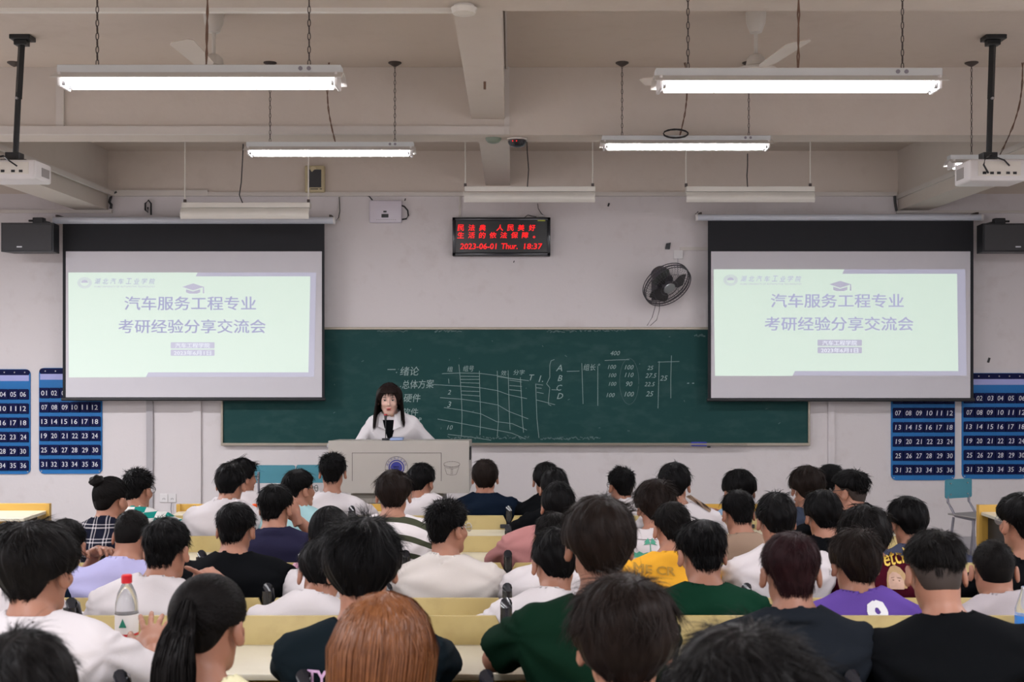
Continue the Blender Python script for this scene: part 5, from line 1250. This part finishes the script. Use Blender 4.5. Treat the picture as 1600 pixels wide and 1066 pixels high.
    if compact and style != 'fade': hp_.append(strands(hn, N//3, 0.030, 3, Wd, 0.05, 0.9, 0.0, zl, seed+5, (0, 0.02, 0.16), 0.2, clump=60, swirl=0.05))
    hp_ = [(h_[0], h_[1], 0) for h_ in hp_]
    def pose(V): return (V*hs) @ R.T.astype(float)+head
    if style == 'fade':
        st = Field((-0.12, -0.14, -0.13), (0.12, 0.12, 0.13), hh); st.add([('e', 0.02, hd_full['c'], hd_full['r']+0.0010), ('e', 0.025, (0, -0.032, -0.035), (0.0625, 0.060, 0.070))])
        G = st.grid(); zz = -0.078+(0.0+0.078)*np.clip((G[..., 1]+0.045)/0.035, 0, 1)+(0.06)*np.clip((G[..., 1]-0.02)/0.05, 0, 1); st.F = np.maximum(st.F, (zz-G[..., 2])*0.8); Vx, Qx = st.mesh()
        link('shaved_hair', make_mesh('shaved_hair', [(pose(Vx), Qx, 0)], [M['stubble' if style == 'fade' else 'stubbledark']]), None, root, False)
    link('hair', make_mesh('hair', [(pose(V), Q, 0) for V, Q, _ in hp_], [H[hc]]), None, root, False)
    if face:
        fb = strands(hd, 260, 0.050, 4, 0.0048, 0.15, 0.9, 0.012, lambda x, y: np.where(y > 0.035, 0.058, 9.0), seed+9, (0, -0.03, 0.11), 0.12, swirl=0.0, trimmed=False)
        link('fringe', make_mesh('fringe', [(pose(fb[0]), fb[1], 0)], [H[hc]]), None, root, False)
        for s_ in (-1, 1):
            def sub(nm, m, c_, r_, Rl=None):
                f = Field(np.array(c_)-np.max(r_)-0.006, np.array(c_)+np.max(r_)+0.006, 0.0016); f.add([('e', 0.002, c_, r_, Rl)]); V_, Q_ = f.mesh()
                link(nm, make_mesh(nm, [(pose(V_), Q_, 0)], [M[m] if m in M else H[m]]), None, root, False)
            Rb = np.array(Matrix.Rotation(s_*math.radians(-8), 3, 'Y'), np.float32)
            sub('eye', 'eyewhite', (s_*0.031, 0.0795, -0.004), (0.0125, 0.0075, 0.0042)); sub('iris', 'iris', (s_*0.031, 0.0835, -0.0040), (0.0072, 0.0055, 0.0050))
            sub('eyelid', 'iris', (s_*0.031, 0.083, 0.0008), (0.0155, 0.0055, 0.0022)); sub('eyebrow', 'ink', (s_*0.032, 0.083, 0.018), (0.017, 0.0055, 0.0026), Rb)
        sub('lips', 'lips', (0, 0.0925, -0.0685), (0.0205, 0.0075, 0.0048)); sub('lips', 'lips', (0, 0.091, -0.0785), (0.0175, 0.0075, 0.006)); sub('mouth', 'nostril', (0, 0.097, -0.0735), (0.012, 0.004, 0.0022))
    if glasses:
        gm = M['black'] if glasses == 'black' else M['metal']; mb = MB()
        for s_ in (-1, 1):
            ring = [(s_*0.034+0.024*math.cos(t), 0.104-0.25*abs(0.0)-0.006*(math.cos(t)*s_ > 0)*abs(math.cos(t)), -0.004+0.019*math.sin(t)) for t in np.linspace(0, 6.283, 19)[:-1]]
            mb.tube([HL(p) for p in ring], 0.0019 if glasses == 'black' else 0.0014, 6, closed=True)
            mb.tube([HL((s_*0.058, 0.098, 0.0)), HL((s_*0.076, 0.06, 0.002)), HL((s_*0.084, 0.008, 0.004)), HL((s_*0.086, -0.012, -0.008))], 0.0018, 6)
        mb.tube([HL((-0.01, 0.106, 0.0)), HL((0, 0.109, 0.004)), HL((0.01, 0.106, 0.0))], 0.0016, 6)
        g_ = link('glasses', mb.mesh('glasses', True), gm, root, False)
        for s_ in (-1, 1):
            mb = MB(); mb.bm.faces.new([mb.bm.verts.new(HL((s_*0.034+0.023*math.cos(t), 0.103, -0.004+0.018*math.sin(t)))) for t in np.linspace(0, 6.283, 19)[:-1]])
            l_ = link('spectacle_lens', mb.mesh('lens'), M['glass'], g_, False)
    P_ = dict(root=root, shirt=shirt_o, V=Vs, Q=Qs, head=head, HL=HL, arms=A_, neckb=neckb, bx=bx, rowy=rowy, fl=fl, R=R)
    PEOPLE.append(P_); return P_
PEOPLE = []

def print_on(P, me, m, name, off=0.004, from_back=True):
    """project a flat mesh (world coordinates, facing -Y) onto the shirt's back"""
    bvh = BVHTree.FromPolygons([tuple(v) for v in P['V']], [tuple(int(i) for i in q) for q in P['Q']])
    bm = bmesh.new(); bm.from_mesh(me)
    bmesh.ops.triangulate(bm, faces=bm.faces)
    for _ in range(2):
        es = [e for e in bm.edges if e.calc_length() > 0.012]
        if es: bmesh.ops.subdivide_edges(bm, edges=es, cuts=1)
        bmesh.ops.triangulate(bm, faces=bm.faces)
    org = Vector((P['bx'], P['rowy'], P['fl'])); last = None
    for v in bm.verts:
        l = v.co-org; h = bvh.ray_cast(Vector((l.x, -2, l.z)), Vector((0, 1, 0)))
        y = h[0].y if h[0] is not None else (last if last is not None else l.y)
        last = y; v.co = Vector((l.x, y-off, l.z))
    bm.to_mesh(me); bm.free(); me.materials.clear()
    return link(name, me, m, P['root'], False)

W0 = lambda P, px, py, d: None
def local_pt(row, hx, d, px, py, dd, sx=None):
    """pixel + depth -> person's local coordinates"""
    fl = 0.11 if row and row >= 5 else 0.0; rowy = ROWS[row]+0.20
    w_ = at(px, py, dd); return (w_.x-X(sx if sx is not None else hx, d), w_.y-rowy, w_.z-fl)

# ---------------------------------------------------------------- the people, front rows first
Dp = {1: 7.75, 2: 6.9, 3: 6.05, 4: 5.2, 5: 4.35, 6: 3.42, 7: 2.6, 8: 1.85}
# the speaker
tp = person('woman in a loose white shirt over a black top, leaning on the lectern and speaking', 608, 599, 9.98, 45, None, 'snow', yaw=4, pitch=6, hair='long', hc='ink', sh=0.95, sx=614, skin='skinpale', standing=True, face=True,
            arms={'L': ((-0.25, 0.19, 0.93), (-0.5, -1, 0), 'relax', (0.2, 0.9, -0.3), (0, 0, -1)), 'R': ((0.25, 0.19, 0.93), (0.5, -1, 0), 'relax', (-0.2, 0.9, -0.3), (0, 0, -1))},
            sleeve=1.75, coat=1, collar=4, lod=0, wrinkle=0.004, hoff=0.01, length=0.385, group='speaker at the lectern')
def add_inner(P):
    f = Field((-0.2, -0.1, 0.9), (0.2, 0.35, 1.5), 0.009); nb = P['neckb']
    mb = MB(); z0, z1 = nb[2]-0.02, nb[2]-0.235
    bvh = BVHTree.FromPolygons([tuple(v) for v in P['V']], [tuple(int(i) for i in q) for q in P['Q']])
    n = 14; rows_ = []
    for i in range(n+1):
        t = i/n; z = z0+(z1-z0)*t; hw = 0.056*(1-t)+0.004
        r = []
        for j in range(7):
            x = nb[0]+(-1+2*j/6)*hw; h = bvh.ray_cast(Vector((x, 2, z)), Vector((0, -1, 0))); y = (h[0].y if h[0] is not None else nb[1]+0.06)+0.005
            r.append(mb.bm.verts.new((x, y, z)))
        rows_.append(r)
    for a, b in zip(rows_, rows_[1:]):
        for j in range(6): mb.bm.faces.new((a[j], a[j+1], b[j+1], b[j]))
    link('inner_top', mb.mesh('inner', True), T['black'], P['root'], False)
add_inner(tp)
bvh_ = BVHTree.FromPolygons([tuple(v) for v in tp['V']], [tuple(int(i) for i in q) for q in tp['Q']])
for s_ in (-1, 1):
    mb = MB(); nb = tp['neckb']; fr_, bk_ = [], []
    for x_, z_ in ((0.040, 0.022), (0.088, 0.012), (0.096, -0.075), (0.030, -0.105)):
        x_ = nb[0]+s_*x_; z_ = nb[2]+z_; h = bvh_.ray_cast(Vector((x_, 2, z_)), Vector((0, -1, 0))); y_ = (h[0].y if h[0] is not None else nb[1]+0.05)
        fr_.append(mb.bm.verts.new((x_, y_+0.017, z_))); bk_.append(mb.bm.verts.new((x_, y_+0.004, z_)))
    mb.bm.faces.new(fr_); mb.bm.faces.new(bk_[::-1])
    for i in range(4): mb.bm.faces.new((fr_[i], bk_[i], bk_[(i+1) % 4], fr_[(i+1) % 4]))
    link('collar', mb.mesh('collar'), T['snow'], tp['root'], False)

# row 1
person('student in a white T-shirt with short hair, sitting nearest the lectern\'s left corner', 520, 706, Dp[1], 47, 1, 'white', pitch=4, hair='spiky', hc='black', sh=1.02, seed=31, drop=0.03)
person('student with glasses and wavy hair, mostly hidden behind a white T-shirt at the left', 379, 713, Dp[1], 45, 1, 'white', yaw=-50, pitch=6, hair='mop', glasses='black', sh=0.95, sx=384)
person('student in a plain white T-shirt resting the chin on a hand, behind the striped shirt', 659, 721, Dp[1], 45, 1, 'white', yaw=-28, pitch=14, hair='puffy', sx=672, arms={'R': 'wide'})
person('student in a navy T-shirt sitting alone on the front bench right of the lectern', 758, 715, Dp[1], 45, 1, 'navy', pitch=3, hair='puffy', hc='brown', sh=1.02)
person('student in a black T-shirt bowing forward, leftmost of the three heads in a line', 853, 720, Dp[1], 45, 1, 'black', pitch=22, hair='puffy', sx=857)
person('student leaning on a raised hand, brown hair, in a slate shirt near the right chart', 1261, 726, 7.45, 55, 1, 'slate', pitch=16, hair='puffy', hc='brown', sx=1264,
       arms={'L': (local_pt(1, 1261, 7.45, 1252, 775, 7.55, 1264), (-0.25, 0.1, -1), 'grip', (0.55, 0.1, 0.8), (1, 0, 0))}, sleeve=0.6)
person('student farthest in the corner, only black hair showing behind the brown-haired one', 1297, 724, 8.0, 45, 1, 'black', pitch=10, hair='short', sx=1312)
# row 2
person('student in a green and white checked shirt with glasses, at the left end', 216, 730, Dp[2], 47, 2, 'check', yaw=-20, pitch=8, hair='spiky', glasses='black', sx=222, seed=8)
P2 = person('student in a white T-shirt with a black neck cord, third from the left end', 361, 720, Dp[2], 49, 2, 'white', yaw=-10, pitch=12, hair='puffy', sh=1.05, sx=352)
person('student in a pale cyan T-shirt with black glasses, looking right', 468, 731, Dp[2], 49, 2, 'cyan', yaw=-48, pitch=2, hair='short', glasses='black', sx=462)
person('student with a round dark head, middle of three heads lined up beyond the pink shirt', 866, 728, Dp[2], 47, 2, 'black', pitch=18, hair='puffy', sh=0.95, sx=872)
P26 = person('student in a white and yellow T-shirt with spiky hair and glasses, looking left', 970, 728, Dp[1], 45, 1, 'white', yaw=24, pitch=2, hair='spiky', glasses='black', sx=985, sh=0.95)
P28 = person('student in a white T-shirt with a beige bag strap, by the blue eraser', 1054, 720, Dp[2], 54, 2, 'white', yaw=-14, pitch=10, hair='puffy', sx=1068)
person('student in a light blue shirt bending forward left of the beige T-shirt', 1155, 732, Dp[1], 53, 1, 'lblue', pitch=20, hair='puffy', sx=1142, sh=1.02)
person('student in black with glasses and a shaved nape, turned left', 1327, 732, Dp[2], 55, 2, 'black', yaw=52, pitch=6, hair='fade', glasses='black', sx=1322)
# row 3
person('woman in a black and white plaid shirt with her hair in a bun', 174, 744, Dp[3], 52, 3, 'plaid', yaw=-24, pitch=10, hair='bun', hc='soft', sh=0.92, sx=160)
person('student in a navy polo shirt resting the chin on a hand', 431, 755, Dp[3], 59, 3, 'polo', yaw=-16, pitch=10, hair='short', collar=1, sx=436,
       arms={'R': (local_pt(3, 431, 6.05, 462, 808, 6.2, 436), (0.8, 0.2, -0.9), 'relax', (-0.35, 0.2, 0.9), (-0.5, 0.5, 0.2))})
person('student in a white T-shirt with olive stripes, right before the round emblem', 615, 731, Dp[3], 60, 3, 'stripe', pitch=10, hair='puffy', hc='brown', sh=1.06, sx=612)
person('student in a dusty pink shirt beside the black bench posts', 872, 750, Dp[3], 56, 3, 'pink', pitch=14, hair='puffy', sx=846, sh=1.04, sleeve=0.9)
P27 = person('student in a white T-shirt with a green palm print, brown mop of hair', 1023, 746, Dp[3], 64, 3, 'white', yaw=14, pitch=12, hair='mop', hc='brown', sx=1012, sh=1.06)
person('student in a beige T-shirt between the light blue shirt and a white T-shirt', 1153, 764, Dp[3], 56, 3, 'beige', yaw=12, pitch=16, hair='short', sx=1165, collar=0)
person('student in a black T-shirt with round black hair, next to the raised hand', 1285, 763, Dp[3], 61, 3, 'black', yaw=6, pitch=14, hair='puffy', sx=1290)
person('student in a grey-blue T-shirt slumped on the desk, last one before the teal chair', 1418, 773, Dp[3], 62, 3, 'greyblue', yaw=8, pitch=16, hair='puffy', sx=1440, sh=1.12, arms={'R': 'wide'})
# row 4
person('student in a lavender T-shirt with cropped hair scratching the neck', 207, 796, Dp[4], 57, 4, 'lav', yaw=-8, pitch=20, hair='buzz', hc='soft', sx=192, sh=1.06,
       arms={'L': (local_pt(4, 207, 5.2, 152, 862, 5.32, 192), (-0.5, 1, -0.6), 'relax', (0.62, -0.7, 0.28), (0.1, -0.3, -1))})
person('student in a black T-shirt with tidy short hair and glasses, left of the pink cup', 369, 783, Dp[4], 68, 4, 'black', yaw=-8, pitch=12, hair='short', glasses='black', sx=372, sh=1.18, arms={'R': 'wide', 'L': 'wide'})
person('woman with parted black hair, mostly hidden by the big black head', 515, 791, Dp[4], 62, 4, 'white', pitch=22, hair='bob', sh=0.9, length=0.2, sx=520)
P16 = person('student in a white T-shirt and wire glasses, face turned right', 700, 778, Dp[4], 68, 4, 'cream', yaw=-46, pitch=4, drop=0.02, hair='spiky', glasses='metal', sx=699, sh=1.08, arms={'R': 'wide'}, wrinkle=0.006, seed=77)
person('student with greying black hair in a white T-shirt, behind the green-shirted one', 864, 798, Dp[4], 60, 4, 'white', pitch=20, hair='short', hc='soft', sx=862)
P29 = person('student in a yellow T-shirt with a round balding crown', 1050, 782, Dp[4], 61, 4, 'yellow', yaw=10, pitch=16, hair='short', hc='soft', sx=1028, sh=1.05, wrinkle=0.0065)
person('student in a clean white T-shirt, wavy black hair, beside the reddish-haired one', 1212, 766, Dp[4], 66, 4, 'white', yaw=6, pitch=14, hair='puffy', drop=0.01, sx=1218, sh=1.08)
P39 = person('student in a maroon shirt with a yellow script and a printed portrait', 1350, 787, Dp[4], 82, 4, 'maroon', pitch=18, hair='mop', hc='soft', sx=1388, sh=1.1, drop=-0.03)
person('student in black with glasses at the right edge of the photo', 1597, 767, Dp[4], 78, 4, 'black', yaw=14, pitch=4, hair='short', length=0.02, glasses='metal', sx=1602, drop=0.03)
person('student with a dark head peeping out behind the left front T-shirt', 104, 809, Dp[4], 56, 4, 'navy', pitch=16, hair='short', sx=88)
# row 5
P12 = person('student at the left edge in a white T-shirt with a black neck cord', 18, 812, Dp[5], 82, 5, 'white', pitch=10, hair='puffy', sx=12)
person('student in a thin white T-shirt pointing with one finger, behind the bottle', 261, 806, Dp[5], 78, 5, 'white', yaw=-12, pitch=8, hair='short', sx=238, sh=1.0,
       arms={'R': (local_pt(5, 261, 4.35, 348, 912, 4.5, 238), (0.4, 0.3, -1), 'point', (-0.80, 0.1, 0.55), (0, 0.3, -1))})
person('student in a white sweatshirt bent low, in front of the pink cup', 503, 838, Dp[5], 76, 5, 'white', yaw=10, pitch=30, hair='puffy', sx=478, sh=1.0, wrinkle=0.007, drop=-0.02)
person('student in a white T-shirt bent low beside the black posts', 866, 822, Dp[5], 78, 5, 'white', yaw=14, pitch=22, hair='puffy', sx=850, sh=0.98)
person('student in a bottle-green T-shirt behind the yellow one', 1096, 810, Dp[5], 85, 5, 'green', yaw=10, pitch=16, hair='short', hc='black', sx=1102, sh=1.02, wrinkle=0.006)
P40 = person('student in a purple T-shirt with a white number and a white earphone', 1335, 822, Dp[5], 84, 5, 'purple', yaw=8, pitch=12, hair='puffy', hc='brown', sx=1342, sh=1.06, wrinkle=0.005)
person('student with a buzz cut in a light grey T-shirt, right of the big black T-shirt', 1552, 842, Dp[5], 80, 5, 'lgrey', yaw=-10, pitch=12, hair='buzz', hc='soft', sx=1562, sh=1.0)
# row 6
P11 = person('student in a white T-shirt reaching towards the water bottle, front left', 62, 810, 3.44, 122, 6, 'white', yaw=-16, pitch=8, hair='puffy', hc='soft', sx=66, sh=1.16, wrinkle=0.006,
       arms={'R': (local_pt(6, 62, 3.44, 236, 1012, 3.72, 66), (0.9, -0.2, -0.9), 'open', (-0.12, 0.72, 0.55), (-0.1, 0.5, -0.8)), 'L': 'desk'})
P8 = person('student in a black T-shirt with pink lettering, big mop of black hair', 567, 803, 3.42, 130, 6, 'blackblue', yaw=0, pitch=12, hair='mop', hc='black', sx=567, sh=1.12, wrinkle=0.004, drop=0.03)
person('student in a dark green T-shirt with one elbow on the cream desk', 936, 770, Dp[6], 116, 6, 'dgreen', yaw=6, pitch=6, hair='puffy', hc='brown', sx=922, sh=1.10, drop=0.03, arms={'L': 'wide', 'R': 'desk'}, skin='skindark')
person('student with cropped reddish hair in a charcoal shirt', 1235, 827, Dp[6], 104, 6, 'grey', pitch=6, hair='short', hc='red', sx=1230, sh=1.12, length=0.022, skin='skindark', collar=1)
person('student in a wide black T-shirt with a shaved neck, at the right front', 1461, 826, Dp[6], 103, 6, 'black', yaw=-2, pitch=18, hair='fade', hc='soft', sx=1478, sh=1.22, drop=0.02)
# row 7 and 8
person('woman with a black ponytail and a lemon top, front left', 327, 895, 2.75, 128, 7, 'lemon', yaw=-14, pitch=8, hair='pony', hc='soft', sh=0.9, sx=322, drop=0.02, tr='jeans')
person('woman with long ginger hair, bottom centre', 603, 932, 2.6, 150, 7, 'white', yaw=-20, pitch=6, hair='long', hc='ginger', sh=0.88, sx=606, length=0.46)
person('student with messy dark brown hair in a grey-blue T-shirt, bottom centre right', 975, 893, 2.55, 166, 7, 'greyblue', pitch=12, hair='mop', hc='brown', sx=985, drop=0.01, skin='skin')
person('nearest head of dark hair in the bottom left corner', 34, 975, 1.98, 176, 8, 'grey', yaw=26, pitch=12, hair='puffy', hc='soft', sx=36)
person('nearest head of wavy black hair, bottom edge right of centre', 1160, 968, 1.82, 232, 8, 'grey', pitch=6, hair='mop', hc='soft', sx=1160)

# shirt prints and small worn things
def wpos(P, px, py, dd): return at(px, py, dd)
def txt_on(P, s, m, px, py, dd, w_, h_, name='shirt_print', bold=0.02, shear=0.0, tilt=0.0):
    c = at(px, py, dd); me = text('tmp', s, m, (c.x, c.y, c.z), w=w_*dd/F_PX, h=h_*dd/F_PX, bold=bold, shear=shear, tilt=tilt, mesh_only=True)
    return print_on(P, me, m, name)
def poly_on(P, polys, m, dd, name='shirt_print', off=0.004):
    mb = MB()
    for poly in polys: mb.bm.faces.new([mb.bm.verts.new(at(a, b, dd)) for a, b in poly])
    me = mb.mesh('p'); return print_on(P, me, m, name, off)
ell = lambda cx, cy, rx, ry, n=16: [(cx+rx*math.cos(t), cy+ry*math.sin(t)) for t in np.linspace(0, 2*math.pi, n+1)[:-1]]
txt_on(P8, 'TY', M['pink_print'], 501, 1051, 3.3, 30, 24, bold=0.03)
txt_on(P29, 'ME CR', M['tint_print'], 1020, 886, 5.1, 62, 12, bold=0.03, tilt=-0.08)
txt_on(P40, '9', M['white_print'], 1369, 962, 4.2, 28, 46, bold=0.04, tilt=0.14)
txt_on(P39, 'etch', M['gold_print'], 1396, 868, 5.1, 42, 22, bold=0.012, shear=0.3, tilt=0.12)
poly_on(P39, [[(1374, 912), (1375, 900), (1378, 890), (1384, 882), (1392, 880), (1400, 884), (1406, 892), (1407, 902), (1404, 912)]], M['blond_print'], 5.1); poly_on(P39, [[(1378, 913), (1377, 902), (1380, 893), (1386, 889), (1392, 890), (1398, 894), (1401, 902), (1399, 913)]], M['face_print'], 5.1, off=0.006)
poly_on(P39, [ell(1384.5, 900, 1.6, 0.9, 8), ell(1393.5, 901, 1.6, 0.9, 8), [(1381.5, 896.5), (1387, 895.6), (1387, 896.4), (1381.5, 897.4)], [(1391, 896.4), (1397, 897.2), (1397, 898), (1391, 897.2)]], M['wire'], 5.1, off=0.008)
fr = [(1000, 862), (1006, 858), (1012, 861), (1018, 857), (1020, 864), (1000, 864)]
poly_on(P27, [[(985, 866), (987, 858), (992, 860), (996, 857), (1002, 860), (1008, 858), (1014, 861), (1022, 862), (1022, 866)]], M['palm_print'], 5.95)
poly_on(P27, [[(1012.2, 846), (1013.5, 846), (1014, 861), (1012.6, 861)]]+[[(1013, 845.5), (1013+11*math.cos(a)*0.55, 845.5-7*math.sin(a)-2.2), (1013+11*math.cos(a), 845.5-7*math.sin(a)+2)] for a in (-0.1, 0.5, 1.0, 1.6, 2.1, 2.6, 3.2)], M['palm_print'], 5.95)
poly_on(P27, [[(984, 840.5), (1024, 840.5), (1024, 839.7), (984, 839.7)]], M['ink'], 5.95)

def torus_part(P, name, m, c, n, R_, r):
    q_ = Vector(n).to_track_quat('Z', 'Y'); mb = MB()
    mb.tube([Vector(c)+q_ @ Vector((R_*math.cos(t), R_*math.sin(t), 0)) for t in np.linspace(0, 2*math.pi, 41)[:-1]], r, 6, closed=True)
    return link(name, mb.mesh(name, True), m, P['root'], False)
for P_ in (P2, P12): torus_part(P_, 'neck_cord', M['black'], Vector(P_['neckb'])+Vector((0, -0.004, 0.022)), (0, 0.45, 1), 0.066, 0.0028)
torus_part(P26, 'collar', T['yellow'], Vector(P26['neckb'])+Vector((0, -0.004, 0.012)), (0, 0.4, 1), 0.070, 0.011)
poly_on(P28, [[(1071, 776), (1078, 773), (1112, 795), (1108, 800)]], T['beige'], 6.8, 'bag_strap', off=0.008)
e_ = P40['HL']((-0.101, -0.004, -0.030)); mb = MB(); mb.cyl(e_, e_+np.array([0, 0.0, -0.02]), 0.005, 0.0035, 10).cyl(e_+np.array([0.004, 0, 0]), e_+np.array([-0.004, 0, 0]), 0.007, n=12); link('earphone', mb.mesh('e', True), M['whiteplastic'], P40['root'], False)

# things on the desks
def bottle(c, s, label, cap, lab=True):
    o = empty('water_bottle', c, label, 'bottle')
    MB().lathe([(0.030*s, 0), (0.033*s, 0.006*s), (0.033*s, 0.13*s), (0.032*s, 0.15*s), (0.026*s, 0.178*s), (0.016*s, 0.20*s), (0.0125*s, 0.206*s), (0.0125*s, 0.216*s)], c, 28).obj('bottle_body', M['clear'], o, True)
    MB().lathe([(0.0155*s, 0.207*s), (0.0155*s, 0.228*s), (0.013*s, 0.231*s)], c, 22).obj('cap', M[cap], o, True)
    if lab:
        MB().lathe([(0.0338*s, 0.055*s), (0.0338*s, 0.118*s)], c, 28).obj('paper_label', M['label'], o, True)
        MB().lathe([(0.0341*s, 0.055*s), (0.0341*s, 0.062*s)], c, 28).obj('label_band', M['red'], o, True)
        MB().lathe([(0.0341*s, 0.1175*s), (0.0341*s, 0.119*s)], c, 28).obj('label_band', M['ink'], o, True)
        mb = MB(); y = c[1]-0.0345*s
        mb.prism([(c[0]-0.012*s, c[2]+0.082*s), (c[0]+0.010*s, c[2]+0.082*s), (c[0]-0.001*s, c[2]+0.108*s)], y-0.0008, y+0.0015, 'y').obj('label_mark', M['green'], o)
    return o
bottle((X(198, 3.93), 3.93, LB[5][2]), 1.13, 'clear water bottle with a red cap and white label on the left desk', 'red')
c = Vector((X(398, 7.35), 7.35, LB[1][2]))
o = empty('sports_bottle', c, 'bright orange sports bottle behind the white T-shirt with the neck cord', 'bottle')
c = Vector((X(398, 6.95), 6.95, Z(806, 6.95)))
c = Vector((X(398, 7.2), 7.2, LB[1][2])); o.location = c
MB().lathe([(0.03, 0), (0.034, 0.01), (0.034, 0.09), (0.028, 0.105), (0.034, 0.12), (0.034, 0.15), (0.02, 0.165), (0.02, 0.17)], c, 24).obj('bottle_body', M['orange'], o, True)
MB().lathe([(0.016, 0.168), (0.016, 0.195), (0.012, 0.2)], c, 18).obj('cap', M['orange'], o, True)
c = Vector((X(469, 5.55), 5.55, LB[3][2]))
o = empty('drink_cup', c, 'pale blue cup with a pink lid and white straw beside the navy polo', 'cup')
MB().lathe([(0.026, 0), (0.028, 0.004), (0.037, 0.105)], c, 24).obj('cup_body', M['cupblue'], o, True)
MB().lathe([(0.039, 0.103), (0.039, 0.112), (0.03, 0.124), (0.01, 0.126)], c, 24).obj('lid', M['pinkcup'], o, True)
MB().cyl(c+Vector((0, 0, 0.1)), c+Vector((-0.006, 0.004, 0.165)), 0.0045, n=10).obj('straw', M['label'], o, True)
c = Vector((X(1594, 4.0), 3.96, LB[5][2]))
o = empty('blue_bottle', c, 'clear bottle with a blue label at the right edge of the photo', 'bottle')
MB().lathe([(0.03, 0), (0.033, 0.006), (0.033, 0.14), (0.014, 0.2), (0.0125, 0.215)], c, 24).obj('bottle_body', M['clear'], o, True)
MB().lathe([(0.0336, 0.06), (0.0336, 0.12)], c, 24).obj('paper_label', mat('label_blue', (0.03, 0.2, 0.62), 0.4), o, True)
for (px, py, w_, rz, lab, m_) in ((905, 0, 0.2, 0.2, 'sheet of paper on the desk by the green-shirted student', 'label'), (735, 0, 0.0, 0, '', '')):
    if w_: tag(MB().box((X(815, 3.9), 3.9, LB[5][2]+0.0015), (0.21, 0.26, 0.002), 0, Euler((0, 0, rz))).obj('paper_sheet', M[m_]), lab, 'paper')
